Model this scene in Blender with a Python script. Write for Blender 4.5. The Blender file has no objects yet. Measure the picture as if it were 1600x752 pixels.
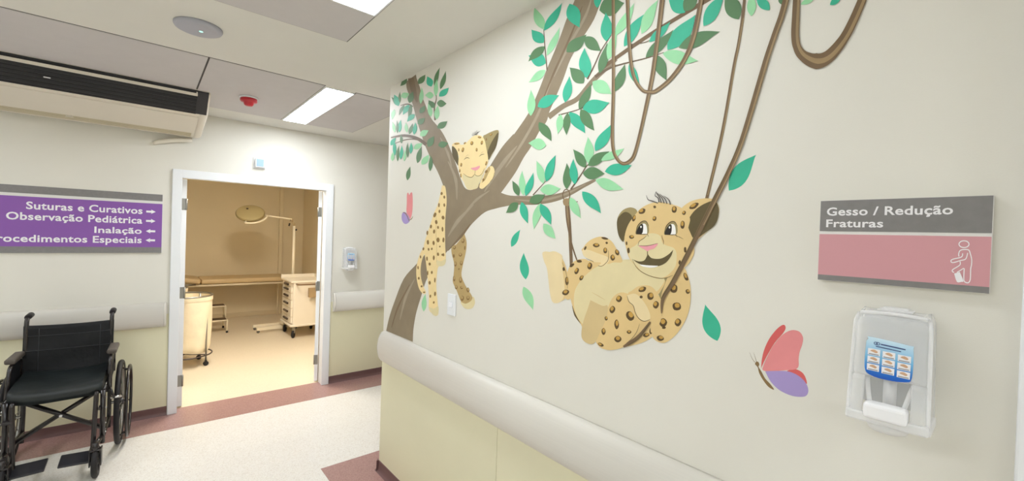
import bpy, bmesh, math, random
from mathutils import Vector, Matrix
random.seed(7)
PI = math.pi
SC = bpy.context.scene
COL = SC.collection

# ------------------------------------------------------------------ camera, world, exposure
CAM_H = 1.62
FPX, YAW, PITCH, ROLL = 671.515, 0.708342, -0.011474, 0.033181      # focal length in pixels of a 1600 x 752 frame
cy, sy, cp, sp, cr, sr = math.cos(YAW), math.sin(YAW), math.cos(PITCH), math.sin(PITCH), math.cos(ROLL), math.sin(ROLL)
FWD = Vector((sy*cp, cy*cp, sp))
r0 = Vector((cy, -sy, 0)); u0 = r0.cross(FWD)
RGT = cr*r0 + sr*u0
UPV = -sr*r0 + cr*u0
CPOS = Vector((0, 0, CAM_H))
cam_data = bpy.data.cameras.new('camera')
cam = bpy.data.objects.new('camera', cam_data); COL.objects.link(cam)
cam_data.sensor_fit = 'HORIZONTAL'; cam_data.sensor_width = 36.0
cam_data.lens = FPX/1600*36.0
cam_data.clip_start = 0.02
Mx = Matrix(((RGT.x, UPV.x, -FWD.x), (RGT.y, UPV.y, -FWD.y), (RGT.z, UPV.z, -FWD.z))).to_4x4()
Mx.translation = CPOS
cam.matrix_world = Mx
SC.camera = cam
world = bpy.data.worlds.new('world'); SC.world = world; world.use_nodes = True
world.node_tree.nodes['Background'].inputs['Color'].default_value = (1, 0.97, 0.92, 1)
world.node_tree.nodes['Background'].inputs['Strength'].default_value = 0.0
SC.view_settings.view_transform = 'Standard'
SC.view_settings.look = 'None'
SC.view_settings.exposure = 0.84
SC.view_settings.gamma = 1.0
SC.view_settings.use_curve_mapping = False
try:
    SC.cycles.max_bounces = 10; SC.cycles.diffuse_bounces = 6; SC.cycles.transparent_max_bounces = 16
    SC.cycles.sample_clamp_indirect = 6.0
except Exception:
    pass
LAMP = 21.0          # emission of the corridor light panels
LAMP_NEAR = 9.8      # the dimmer panel beside the mural
LAMP_ROOM = 40.0      # emission of the treatment room panel
LAMP_WARM = (1.0, 0.93, 0.81)

# ------------------------------------------------------------------ dimensions (metres)
DW = 4.646           # far wall plane
X0 = 1.237           # mural wall plane
YC = 2.745           # outer corner of the mural wall
ZC = 2.587           # ceiling
OX0, OX1, OZ = 0.237, 1.427, 2.024   # door opening
RB = 9.0             # back wall of the treatment room

def ray(px, py):
    return RGT*((px-800)/FPX) - UPV*((py-376)/FPX) + FWD
def on_x(px, py, X):
    d = ray(px, py); return CPOS + d*(X/d.x)
def on_y(px, py, Y):
    d = ray(px, py); return CPOS + d*(Y/d.y)

# ------------------------------------------------------------------ materials
def lin(c):
    return tuple(((v/255)/12.92 if v/255 <= 0.04045 else ((v/255+0.055)/1.055)**2.4) for v in c)
MATS = {}
def mat(name, rgb, rough=0.5, metal=0.0, noise=0.0, nscale=8.0, spec=0.5, bump=0.0, bscale=200.0, stretch=None, coat=0.0):
    if name in MATS: return MATS[name]
    m = bpy.data.materials.new(name); m.use_nodes = True
    nt = m.node_tree; b = nt.nodes['Principled BSDF']
    c = lin(rgb)
    b.inputs['Base Color'].default_value = (*c, 1)
    b.inputs['Roughness'].default_value = rough
    b.inputs['Metallic'].default_value = metal
    b.inputs['Specular IOR Level'].default_value = spec
    b.inputs['Coat Weight'].default_value = coat
    if noise or bump:
        tc = nt.nodes.new('ShaderNodeTexCoord')
        mp = nt.nodes.new('ShaderNodeMapping')
        nt.links.new(tc.outputs['Object'], mp.inputs['Vector'])
        if stretch: mp.inputs['Scale'].default_value = stretch
    if noise:
        n = nt.nodes.new('ShaderNodeTexNoise'); n.inputs['Scale'].default_value = nscale; n.inputs['Detail'].default_value = 4
        nt.links.new(mp.outputs['Vector'], n.inputs['Vector'])
        r = nt.nodes.new('ShaderNodeValToRGB')
        r.color_ramp.elements[0].position = 0.3; r.color_ramp.elements[1].position = 0.7
        r.color_ramp.elements[0].color = (*[max(0, v*(1-noise)) for v in c], 1)
        r.color_ramp.elements[1].color = (*[min(1, v*(1+noise)) for v in c], 1)
        nt.links.new(n.outputs['Fac'], r.inputs['Fac'])
        nt.links.new(r.outputs['Color'], b.inputs['Base Color'])
    if bump:
        n2 = nt.nodes.new('ShaderNodeTexNoise'); n2.inputs['Scale'].default_value = bscale; n2.inputs['Detail'].default_value = 2
        nt.links.new(mp.outputs['Vector'], n2.inputs['Vector'])
        bp = nt.nodes.new('ShaderNodeBump'); bp.inputs['Strength'].default_value = bump; bp.inputs['Distance'].default_value = 0.004
        nt.links.new(n2.outputs['Fac'], bp.inputs['Height'])
        nt.links.new(bp.outputs['Normal'], b.inputs['Normal'])
    MATS[name] = m
    return m
def emit(name, rgb, strength):
    m = bpy.data.materials.new(name); m.use_nodes = True
    nt = m.node_tree; nt.nodes.clear()
    e = nt.nodes.new('ShaderNodeEmission'); e.inputs['Color'].default_value = (*rgb, 1); e.inputs['Strength'].default_value = strength
    o = nt.nodes.new('ShaderNodeOutputMaterial'); nt.links.new(e.outputs[0], o.inputs['Surface'])
    MATS[name] = m
    return m
def clear_plastic(name, rgb, alpha, rough=0.25):
    m = mat(name, rgb, rough, spec=0.5)
    m.node_tree.nodes['Principled BSDF'].inputs['Alpha'].default_value = alpha
    return m
def speckled(name, base, specks, rough):
    """cream vinyl with fine chips of darker and lighter colour"""
    m = bpy.data.materials.new(name); m.use_nodes = True
    nt = m.node_tree; b = nt.nodes['Principled BSDF']
    tc = nt.nodes.new('ShaderNodeTexCoord')
    prev = None
    col = lin(base)
    rgb = nt.nodes.new('ShaderNodeRGB'); rgb.outputs[0].default_value = (*col, 1); prev = rgb.outputs[0]
    for i, (c, sc, th, fac) in enumerate(specks):
        v = nt.nodes.new('ShaderNodeTexVoronoi'); v.inputs['Scale'].default_value = sc
        nt.links.new(tc.outputs['Object'], v.inputs['Vector'])
        sep = nt.nodes.new('ShaderNodeSeparateColor'); nt.links.new(v.outputs['Color'], sep.inputs[0])
        gt = nt.nodes.new('ShaderNodeMath'); gt.operation = 'GREATER_THAN'; gt.inputs[1].default_value = th
        nt.links.new(sep.outputs[i % 3], gt.inputs[0])
        ml = nt.nodes.new('ShaderNodeMath'); ml.operation = 'MULTIPLY'; ml.inputs[1].default_value = fac
        nt.links.new(gt.outputs[0], ml.inputs[0])
        mx = nt.nodes.new('ShaderNodeMix'); mx.data_type = 'RGBA'
        nt.links.new(ml.outputs[0], mx.inputs[0]); nt.links.new(prev, mx.inputs[6]); mx.inputs[7].default_value = (*lin(c), 1)
        prev = mx.outputs[2]
    nt.links.new(prev, b.inputs['Base Color'])
    b.inputs['Roughness'].default_value = rough
    b.inputs['Specular IOR Level'].default_value = 0.45
    MATS[name] = m
    return m

M_WALL = mat('wall_paint', (227, 224, 214), 0.55, noise=0.012, nscale=3, spec=0.35, bump=0.05, bscale=350)
M_WAIN = mat('vinyl_wall_sheet', (226, 221, 190), 0.5, noise=0.012, nscale=3, spec=0.35)
M_ROOMWALL = mat('room_wall_paint', (222, 208, 178), 0.6, noise=0.015, nscale=3, spec=0.3)
M_CEIL = mat('ceiling_plaster', (222, 220, 213), 0.8, spec=0.2, noise=0.01, nscale=4)
M_TILE = mat('ceiling_metal_panel', (200, 196, 196), 0.6, spec=0.3, noise=0.015, nscale=12)
M_SEAM = mat('panel_joint', (92, 88, 86), 0.7)
M_FLOOR = speckled('cream_vinyl_floor', (224, 220, 214), [((202, 192, 178), 130, 0.72, 0.28), ((236, 234, 228), 190, 0.7, 0.4), ((168, 152, 138), 240, 0.95, 0.3)], 0.24)
M_MAUVE = speckled('mauve_vinyl', (164, 128, 122), [((146, 112, 106), 130, 0.7, 0.4), ((184, 150, 142), 190, 0.75, 0.4)], 0.24)
M_ROOMFLOOR = speckled('room_vinyl_floor', (228, 214, 190), [((206, 190, 164), 130, 0.75, 0.25)], 0.3)
M_SKIRT = mat('mauve_skirting', (112, 84, 82), 0.4, spec=0.4)
M_RAIL = mat('handrail_vinyl', (217, 213, 204), 0.42, spec=0.45, noise=0.02, nscale=30, stretch=(0.05, 0.05, 6))
M_WHITE = mat('white_gloss_paint', (236, 238, 240), 0.35, spec=0.5, noise=0.008, nscale=5)
M_STEEL = mat('brushed_steel', (150, 148, 142), 0.35, metal=0.9)
M_CHROME = mat('chrome', (205, 205, 205), 0.15, metal=1.0)
M_BLACKP = mat('black_plastic', (26, 24, 24), 0.4, spec=0.5)
M_RUBBER = mat('black_rubber', (30, 27, 28), 0.6, spec=0.4)
M_TUBE = mat('black_enamel_tube', (34, 28, 28), 0.25, spec=0.6)
M_NYLON = mat('black_nylon', (17, 18, 20), 0.6, spec=0.35, noise=0.25, nscale=22, bump=0.4, bscale=45)
M_SEATN = mat('black_seat_vinyl', (25, 31, 31), 0.42, spec=0.5, noise=0.2, nscale=14, bump=0.5, bscale=18)
M_ARMPAD = mat('grey_arm_pad', (84, 76, 68), 0.55)
M_ACW = mat('ac_cream_shell', (226, 219, 204), 0.45, noise=0.01, nscale=4)
M_ACDARK = mat('ac_dark_grille', (18, 17, 20), 0.5)
M_ACDARK2 = mat('ac_dark_bezel', (44, 43, 46), 0.5)

# ------------------------------------------------------------------ mesh helpers
class MB:
    """collects shapes for ONE mesh object"""
    def __init__(s):
        s.bm = bmesh.new(); s.mi = 0
    def _faces(s, n0):
        s.bm.faces.ensure_lookup_table()
        for f in s.bm.faces[n0:]: f.material_index = s.mi
    def box(s, lo, hi, bevel=0.0, seg=2, mtx=None):
        n0 = len(s.bm.faces)
        tmp = bmesh.new()
        bmesh.ops.create_cube(tmp, size=1.0)
        lo = Vector(lo); hi = Vector(hi); c = (lo+hi)/2; d = hi-lo
        for v in tmp.verts: v.co = Vector((v.co.x*d.x, v.co.y*d.y, v.co.z*d.z)) + c
        if bevel > 0:
            bmesh.ops.bevel(tmp, geom=list(tmp.edges), offset=bevel, segments=seg, affect='EDGES', profile=0.5)
        if mtx: bmesh.ops.transform(tmp, matrix=mtx, verts=tmp.verts)
        s._merge(tmp)
        return s
    def _merge(s, tmp):
        me = bpy.data.meshes.new('tmp'); 
        for f in tmp.faces: f.material_index = s.mi
        tmp.to_mesh(me); tmp.free(); s.bm.from_mesh(me); bpy.data.meshes.remove(me)
    def tube(s, pts, r, n=10, closed=False, cap=True):
        pts = [Vector(p) for p in pts]; N = len(pts)
        rs = r if isinstance(r, (list, tuple)) else [r]*N
        rings = []; prev = None
        for i, p in enumerate(pts):
            if closed: t = (pts[(i+1) % N]-pts[i-1]).normalized()
            elif i == 0: t = (pts[1]-pts[0]).normalized()
            elif i == N-1: t = (pts[-1]-pts[-2]).normalized()
            else: t = ((pts[i+1]-p).normalized()+(p-pts[i-1]).normalized()).normalized()
            if prev is None:
                a = Vector((0, 0, 1)) if abs(t.z) < 0.9 else Vector((1, 0, 0))
                u = t.cross(a).normalized()
            else:
                u = (prev - t*prev.dot(t)).normalized()
            prev = u; w = t.cross(u)
            rings.append([s.bm.verts.new(p+u*(rs[i]*math.cos(2*PI*k/n))+w*(rs[i]*math.sin(2*PI*k/n))) for k in range(n)])
        M = N if closed else N-1
        for i in range(M):
            A, B = rings[i], rings[(i+1) % N]
            for k in range(n):
                f = s.bm.faces.new((A[k], A[(k+1) % n], B[(k+1) % n], B[k])); f.smooth = True; f.material_index = s.mi
        if cap and not closed:
            for R in (rings[0][::-1], rings[-1]):
                f = s.bm.faces.new(R); f.material_index = s.mi
        return s
    def ring(s, c, axis, R, r, N=48, n=8):
        c = Vector(c); ax = Vector(axis).normalized()
        a = Vector((0, 0, 1)) if abs(ax.z) < 0.9 else Vector((1, 0, 0))
        u = ax.cross(a).normalized(); w = ax.cross(u)
        return s.tube([c+u*(R*math.cos(2*PI*k/N))+w*(R*math.sin(2*PI*k/N)) for k in range(N)], r, n, closed=True)
    def lathe(s, prof, N=32, mtx=None, smooth=True):
        """prof: (r, h) pairs turned about z"""
        mtx = mtx or Matrix()
        rings = []
        for r, h in prof:
            if r < 1e-6: rings.append([s.bm.verts.new(mtx @ Vector((0, 0, h)))])
            else: rings.append([s.bm.verts.new(mtx @ Vector((r*math.cos(2*PI*k/N), r*math.sin(2*PI*k/N), h))) for k in range(N)])
        for A, B in zip(rings, rings[1:]):
            for k in range(N):
                k2 = (k+1) % N
                vs = []
                for v in ((A[0],) if len(A) == 1 else (A[k], A[k2])): vs.append(v)
                for v in ((B[0],) if len(B) == 1 else (B[k2], B[k])): vs.append(v)
                if len(vs) >= 3:
                    f = s.bm.faces.new(vs); f.smooth = smooth; f.material_index = s.mi
        return s
    def prism(s, poly, fn, a, b, smooth=False):
        """poly of 2d points, fn(p, t) gives the 3d point, extruded from t=a to t=b"""
        A = [s.bm.verts.new(fn(p, a)) for p in poly]; B = [s.bm.verts.new(fn(p, b)) for p in poly]
        n = len(poly)
        for k in range(n):
            f = s.bm.faces.new((A[k], A[(k+1) % n], B[(k+1) % n], B[k])); f.material_index = s.mi; f.smooth = smooth
        f = s.bm.faces.new(A[::-1]); f.material_index = s.mi
        f = s.bm.faces.new(B); f.material_index = s.mi
        return s
    def grid(s, fn, nu, nv, smooth=True, closed_u=False):
        V = [[s.bm.verts.new(fn(i/nu, j/nv)) for j in range(nv+1)] for i in range(nu+(0 if closed_u else 1))]
        for i in range(nu):
            for j in range(nv):
                i2 = (i+1) % len(V)
                f = s.bm.faces.new((V[i][j], V[i2][j], V[i2][j+1], V[i][j+1])); f.smooth = smooth; f.material_index = s.mi
        return s
    def build(s, name, mats, parent=None, origin=None, fix=True, solid=0.0):
        if fix: bmesh.ops.recalc_face_normals(s.bm, faces=s.bm.faces)
        me = bpy.data.meshes.new(name)
        if origin is not None:
            for v in s.bm.verts: v.co -= Vector(origin)
        s.bm.to_mesh(me); s.bm.free()
        if not isinstance(mats, (list, tuple)): mats = [mats]
        for m in mats: me.materials.append(m)
        o = bpy.data.objects.new(name, me); COL.objects.link(o)
        if origin is not None: o.location = origin
        if parent is not None: o.parent = parent
        if solid:
            md = o.modifiers.new('thickness', 'SOLIDIFY'); md.thickness = solid; md.offset = 0
        return o

def thing(name, label, cat, loc=(0, 0, 0), rz=0.0, group=None):
    o = bpy.data.objects.new(name, None); COL.objects.link(o)
    o.empty_display_size = 0.05
    o.location = loc; o.rotation_euler = (0, 0, rz)
    return tag(o, label, cat, group)
def tag(o, label, cat, group=None):
    o['label'] = label; o['category'] = cat
    if group: o['group'] = group
    return o
def struct(o, label=None, cat=None):
    o['kind'] = 'structure'
    if label: o['label'] = label
    if cat: o['category'] = cat
    return o
def copy_tree(o, parent=None):
    c = o.copy(); COL.objects.link(c)
    if parent is not None: c.parent = parent
    for ch in list(o.children): copy_tree(ch, c)
    return c
def bez(p0, p1, p2, n=6):
    p0, p1, p2 = Vector(p0), Vector(p1), Vector(p2)
    return [p0*(1-t)**2 + p1*2*t*(1-t) + p2*t*t for t in [i/n for i in range(n+1)]]
def path(pts, rad=0.04, n=5):
    """polyline with rounded corners"""
    P = [Vector(p) for p in pts]; out = [P[0]]
    for i in range(1, len(P)-1):
        a = P[i-1]-P[i]; b = P[i+1]-P[i]
        d = min(rad, a.length*0.49, b.length*0.49)
        out += bez(P[i]+a.normalized()*d, P[i], P[i]+b.normalized()*d, n)
    out.append(P[-1])
    return out

# ------------------------------------------------------------------ the setting
XL, XR, YB = -3.3, 4.6, -3.6
b = MB(); b.box((XL, YB, -0.05), (XR, DW, 0)); struct(b.build('floor', M_FLOOR), 'cream speckled vinyl floor of the corridor with mauve borders', 'floor')
b = MB(); b.box((XL, DW-0.362, 0.0), (XR, DW+0.1, 0.0012)); struct(b.build('trim_1', M_MAUVE), 'mauve vinyl floor border along the doorway wall', 'floor border')
b = MB()
b.box((0.935, YB, 0.0), (X0, 3.0, 0.0012)); b.box((X0, YC, 0.0), (XR, 3.0, 0.0012))
struct(b.build('trim_2', M_MAUVE), 'mauve vinyl floor border around the foot of the mural wall', 'floor border')
b = MB(); b.box((XL, YB, ZC), (XR, DW, ZC+0.1)); struct(b.build('ceiling', M_CEIL), 'cream plaster corridor ceiling', 'ceiling')
# far wall with the doorway
b = MB()
b.box((XL, DW, 0), (OX0-0.03, DW+0.10, ZC+0.1)); b.box((OX1+0.03, DW, 0), (XR, DW+0.10, ZC+0.1)); b.box((OX0-0.03, DW, OZ+0.03), (OX1+0.03, DW+0.10, ZC+0.1))
struct(b.build('wall_far', M_WALL), 'cream corridor wall around the doorway', 'wall')
b = MB(); b.box((XL, DW-0.003, 0.06), (OX0-0.065, DW, 0.86)); b.box((OX1+0.071, DW-0.003, 0.06), (XR, DW, 0.86))
struct(b.build('trim_3', M_WAIN), 'pale yellow wall sheet below the handrail beside the doorway', 'wall panel')
# mural wall: a block with an outer corner
b = MB(); b.box((X0, YC-0.14, 0), (XR, YC, ZC+0.1)); b.box((X0, -0.016, 0), (X0+0.14, YC-0.14, ZC+0.1)); b.box((X0, -0.95, 2.1), (X0+0.14, -0.016, ZC+0.1)); b.box((X0, YB, 0), (X0+0.14, -0.95, ZC+0.1))
struct(b.build('wall_right', M_WALL), 'off-white corridor wall that carries the jungle mural', 'wall')
b = MB(); b.box((X0-0.003, 1.499, 0.06), (X0, YC, 0.86)); b.box((X0-0.003, -0.012, 0.06), (X0, 1.496, 0.86))
struct(b.build('trim_4', M_WAIN), 'pale yellow wall sheet with one joint below the mural handrail', 'wall panel')
b = MB(); b.box((XL-0.1, YB, 0), (XL, DW, ZC+0.1)); struct(b.build('wall_left', M_WALL), 'cream corridor end wall', 'wall')
b = MB(); b.box((XL, YB-0.1, 0), (X0, YB, ZC+0.1)); struct(b.build('wall_near', M_WALL), 'cream corridor wall behind the camera', 'wall')
b = MB(); b.box((XR, YC, 0), (XR+0.1, DW, ZC+0.1)); struct(b.build('wall_end', M_WALL), 'cream wall at the end of the side corridor', 'wall')
# skirting: coved mauve vinyl
SK = [(0.0, 0.0), (0.022, 0.0), (0.016, 0.004), (0.009, 0.012), (0.0045, 0.024), (0.003, 0.04), (0.003, 0.072), (0.0, 0.074)]
b = MB()
b.prism(SK, lambda p, t: Vector((t, DW-0.003-p[0], p[1])), XL, OX0-0.065); b.prism(SK, lambda p, t: Vector((t, DW-0.003-p[0], p[1])), OX1+0.071, XR)
struct(b.build('baseboard_far', M_SKIRT), 'dark mauve coved skirting beside the doorway', 'baseboard')
b = MB()
b.prism(SK, lambda p, t: Vector((X0-0.003-p[0], t, p[1])), -0.012, YC+0.022); b.prism(SK, lambda p, t: Vector((t, YC+p[0], p[1])), X0-0.02, XR)
struct(b.build('baseboard_right', M_SKIRT), 'dark mauve coved skirting below the mural wall', 'baseboard')

# ceiling panels with dark joints
def ceil_panel(n, x0, x1, y0, y1, label):
    b = MB(); b.mi = 0; b.box((x0, y0, ZC-0.003), (x1, y1, ZC+0.002)); b.mi = 1; b.box((x0-0.006, y0-0.006, ZC-0.001), (x1+0.006, y1+0.006, ZC+0.001))
    struct(b.build('ceiling_panel', [M_TILE, M_SEAM]), label, 'ceiling panel')
ceil_panel(1, 1.118, 1.54, 3.04, 4.285, 'grey metal ceiling panel right of the light above the doorway')
ceil_panel(2, 0.272, 0.905, 3.04, 4.285, 'grey metal ceiling panel holding the red detector')
ceil_panel(3, -0.96, 0.262, 3.04, 4.285, 'grey metal ceiling panel beside the air conditioner')
ceil_panel(4, -2.6, -0.97, 3.04, 4.285, 'grey metal ceiling panel at the left end of the corridor')
ceil_panel(5, -0.55, 0.770, 0.60, 2.252, 'grey metal ceiling panel holding the near light')

# handrails: bulged vinyl profile with end caps
RAILP = [(0.0, 0.958), (0.010, 0.9575), (0.020, 0.956), (0.032, 0.951), (0.044, 0.935), (0.054, 0.91), (0.059, 0.88), (0.060, 0.85), (0.057, 0.82), (0.049, 0.79), (0.036, 0.768), (0.02, 0.757), (0.0, 0.755)]
def rail(name, fn, a, bb, label, cap_a=True, cap_b=True):
    r = thing(name, label, 'handrail', fn((0, 0.855), (a+bb)/2))
    inv = r.location.copy()
    d = 0.018 if bb > a else -0.018
    m = MB(); m.prism(RAILP, lambda p, t: fn(p, t)-inv, a+(d if cap_a else 0), bb-(d if cap_b else 0), smooth=True)
    # fine extrusion grooves
    o = m.build('rail_cover', M_RAIL, r)
    for (t, s, on) in ((a, 1, cap_a), (bb, -1, cap_b)):
        if not on: continue
        c = MB(); N = 6
        rings = []
        for k in range(N+1):
            q = k/N; sc = math.sqrt(max(0.0, 1-(1-q)**2))*0.35+0.65 if k else 0.62
            rings.append([c.bm.verts.new(fn((p[0]*sc*1.015, 0.855+(p[1]-0.855)*(0.9+0.1*sc)*1.006), t+s*d*q)-inv) for p in RAILP])
        for A, B in zip(rings, rings[1:]):
            for k in range(len(RAILP)):
                f = c.bm.faces.new((A[k], A[(k+1) % len(RAILP)], B[(k+1) % len(RAILP)], B[k])); f.smooth = True
        c.bm.faces.new(rings[0]); c.bm.faces.new(rings[-1][::-1])
        c.build('end_cap', M_RAIL, r)
    return r
ffar = lambda p, t: Vector((t, DW-p[0], p[1]))
fmur = lambda p, t: Vector((X0-p[0], t, p[1]))
rail('handrail', ffar, XL, 0.155, 'long cream wall handrail behind the wheelchair', cap_a=False)
rail('handrail', ffar, 1.522, XR, 'short stretch of cream handrail right of the doorway', cap_b=False)
rail('handrail', fmur, YC-0.03, 0.02, 'wide cream handrail running below the jungle mural')

# ------------------------------------------------------------------ doorway with two open leaves
door = bpy.data.objects.new('door_1', None); COL.objects.link(door); door.location = ((OX0+OX1)/2, DW, 0)
struct(door, 'white framed double doorway open to the treatment room', 'doorway')
DO = door.location
def casing(mb, x0, x1, y0, y1, z0, z1): mb.box((x0-DO.x, y0-DO.y, z0), (x1-DO.x, y1-DO.y, z1), 0.004)
b = MB()
CT = 0.022
casing(b, OX0-0.063, OX0+0.004, DW-CT, DW, 0, OZ+0.066); casing(b, OX1-0.004, OX1+0.069, DW-CT, DW, 0, OZ+0.066); casing(b, OX0, OX1, DW-CT, DW, OZ-0.004, OZ+0.066)
b.build('casing', M_WHITE, door)
b = MB()
casing(b, OX0-0.03, OX0, DW, DW+0.10, 0, OZ+0.03); casing(b, OX1, OX1+0.03, DW, DW+0.10, 0, OZ+0.03); casing(b, OX0, OX1, DW, DW+0.10, OZ, OZ+0.03)
b.build('jamb', M_WHITE, door)
def leaf(hx, ang, sgn):
    # hinge at (hx, DW+0.10), swung into the room
    piv = Vector((hx, DW+0.105, 0))-DO
    R = Matrix.Translation(piv) @ Matrix.Rotation(ang, 4, 'Z')
    w = 0.592
    m = MB()
    m.box((min(0, sgn*w), -0.036, 0.012), (max(0, sgn*w), 0, OZ-0.004), 0.002, mtx=R)
    o = m.build('door_leaf', M_WHITE, door)
    for z in (0.24, 1.02, 1.80):
        h = MB()
        h.tube([R @ Vector((-sgn*0.002, -0.036, z-0.05)), R @ Vector((-sgn*0.002, -0.036, z+0.05))], 0.0075, 10)
        h.box((-0.003 if sgn > 0 else -0.001, -0.034, z-0.05), (0.001 if sgn > 0 else 0.003, -0.002, z+0.05), mtx=R)
        h.build('hinge', M_STEEL, o)
    hd = MB()
    hd.tube(path([R @ Vector((sgn*(w-0.06), 0.0, 1.02)), R @ Vector((sgn*(w-0.06), 0.05, 1.02)), R @ Vector((sgn*(w-0.18), 0.05, 1.02))], 0.02), 0.009, 8)
    hd.build('door_handle', M_STEEL, o)
leaf(OX0+0.008, math.radians(88), 1)
leaf(OX1-0.006, math.radians(-118), -1)

# ------------------------------------------------------------------ treatment room shell
RX0, RX1 = -1.1, 2.35
b = MB(); b.box((RX0, DW+0.10, -0.05), (RX1, RB, 0.0)); struct(b.build('floor_room', M_ROOMFLOOR), 'pale vinyl floor of the treatment room', 'floor')
b = MB(); b.box((RX0, RB, 0), (RX1, RB+0.1, 2.7)); struct(b.build('wall_back', M_ROOMWALL), 'beige back wall of the treatment room', 'wall')
b = MB(); b.box((RX1, DW+0.10, 0), (RX1+0.1, RB+0.1, 2.7)); struct(b.build('wall_room_right', M_ROOMWALL), 'beige right wall of the treatment room', 'wall')
b = MB(); b.box((RX0-0.1, DW+0.10, 0), (RX0, RB+0.1, 2.7)); struct(b.build('wall_room_left', M_ROOMWALL), 'beige left wall of the treatment room', 'wall')
b = MB(); b.box((RX0, DW+0.10, 2.6), (RX1, RB, 2.7)); struct(b.build('ceiling_room', M_CEIL), 'ceiling of the treatment room', 'ceiling')
b = MB(); b.box((1.925, RB-0.05, 0), (1.985, RB, 2.6), 0.004); struct(b.build('trim_5', M_ROOMWALL), 'narrow boxed pipe running up the back wall', 'pipe cover')
b = MB(); b.box((RX0, RB-0.012, 0), (1.92, RB, 0.08), 0.003); b.box((1.99, RB-0.012, 0), (RX1, RB, 0.08), 0.003)
struct(b.build('baseboard_back', mat('room_skirting', (206, 190, 158), 0.5)), 'beige skirting of the treatment room', 'baseboard')

# right edge of the photo: a white door casing beside the mural
dr = bpy.data.objects.new('door_2', None); COL.objects.link(dr); dr.location = (X0, -0.485, 0); struct(dr, 'white door casing at the right end of the mural wall', 'doorway')
D2 = dr.location
b = MB()
for y0, y1, z0, z1 in ((-0.09, -0.013, 0, 2.17), (-0.95, -0.882, 0, 2.17), (-0.882, -0.09, 2.10, 2.17)):
    b.box((-0.024, y0-D2.y, z0), (0.14, y1-D2.y, z1), 0.004)
b.build('casing', M_WHITE, dr)
b = MB(); b.box((0.05, -0.882-D2.y, 0.01), (0.09, -0.09-D2.y, 2.10), 0.002); b.build('door_leaf', M_WHITE, dr)

# ------------------------------------------------------------------ ceiling lights
M_DIFF = emit('light_diffuser', (0.92, 0.975, 1.03), LAMP)
M_DIFFN = emit('near_light_diffuser', (0.92, 0.975, 1.03), LAMP_NEAR)
M_DIFFW = emit('warm_light_diffuser', LAMP_WARM, LAMP_ROOM)
def ceiling_light(x0, x1, y0, y1, label, dm, z=ZC):
    c = Vector(((x0+x1)/2, (y0+y1)/2, z))
    t = thing('ceiling_light', label, 'ceiling light', c, 0, 'recessed ceiling light panels')
    f = MB(); w = 0.008
    hx, hy = (x1-x0)/2, (y1-y0)/2
    for lo, hi in (((-hx-w, -hy-w, -0.006), (-hx, hy+w, 0.001)), ((hx, -hy-w, -0.006), (hx+w, hy+w, 0.001)), ((-hx, -hy-w, -0.006), (hx, -hy, 0.001)), ((-hx, hy, -0.006), (hx, hy+w, 0.001))):
        f.box(lo, hi)
    f.build('frame', M_WHITE, t)
    d = MB(); d.box((-hx, -hy, -0.004), (hx, hy, -0.001)); d.build('diffuser', dm, t)
ceiling_light(0.925, 1.108, 3.07, 4.265, 'bright light panel in the ceiling in front of the doorway', M_DIFF)
ceiling_light(0.585, 0.762, 0.69, 1.885, 'bright light panel overhead at the top edge of the picture', M_DIFFN)
ceiling_light(0.585, 0.762, -2.70, -1.50, 'bright ceiling light panel behind the camera', M_DIFF)
ceiling_light(-1.30, -1.12, 0.69, 1.885, 'added unseen ceiling light panel left of the camera', M_DIFF)  # added fill panel out of view, evens out brightness along the mural wall
ceiling_light(-1.30, -1.12, -2.70, -1.50, 'added unseen ceiling light panel behind the camera to the left', M_DIFF)  # another added fill panel, lifts the near end of the corridor
ceiling_light(-2.20, -2.02, 3.07, 4.265, 'added unseen ceiling light panel at the left end of the corridor', M_DIFF)  # unseen panel added to brighten the wall on the left
ceiling_light(0.80, 1.10, 5.00, 5.90, 'warm ceiling light panel inside the treatment room', M_DIFFW, 2.6)

# ------------------------------------------------------------------ lettering
def text_mesh(name, s, x0, x1, zb, caph, m, parent, place, bold=0.022, cap_ref='E'):
    """lettering scaled to run from x0 to x1 with its baseline at zb; place(u, v) gives the local point"""
    def raw(body):
        cu = bpy.data.curves.new('t', 'FONT'); cu.body = body; cu.size = 1.0; cu.offset = bold; cu.resolution_u = 3; cu.extrude = 0; cu.space_character = 1.04
        o = bpy.data.objects.new('t', cu); COL.objects.link(o)
        dg = bpy.context.evaluated_depsgraph_get(); dg.update()
        me = bpy.data.meshes.new_from_object(o.evaluated_get(dg))
        bpy.data.objects.remove(o); bpy.data.curves.remove(cu)
        return me
    ref = raw(cap_ref); ch = max(v.co.y for v in ref.vertices); bpy.data.meshes.remove(ref)
    me = raw(s); me.name = name
    mn = min(v.co.x for v in me.vertices); mxx = max(v.co.x for v in me.vertices)
    kx = (x1-x0)/(mxx-mn); kz = caph/ch
    for v in me.vertices: v.co = place(x0+(v.co.x-mn)*kx, zb+v.co.y*kz)
    me.materials.clear(); me.materials.append(m)
    o = bpy.data.objects.new(name, me); COL.objects.link(o); o.parent = parent
    return o
M_SGREY = mat('sign_grey', (128, 125, 124), 0.45, noise=0.05, nscale=60)
M_PURPLE = mat('sign_purple', (136, 86, 168), 0.42)
M_PINK = mat('sign_pink', (208, 152, 158), 0.45)
M_SWHITE = mat('sign_white', (240, 238, 240), 0.45)
M_SEDGE = mat('sign_edge', (226, 224, 220), 0.5)

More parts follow.
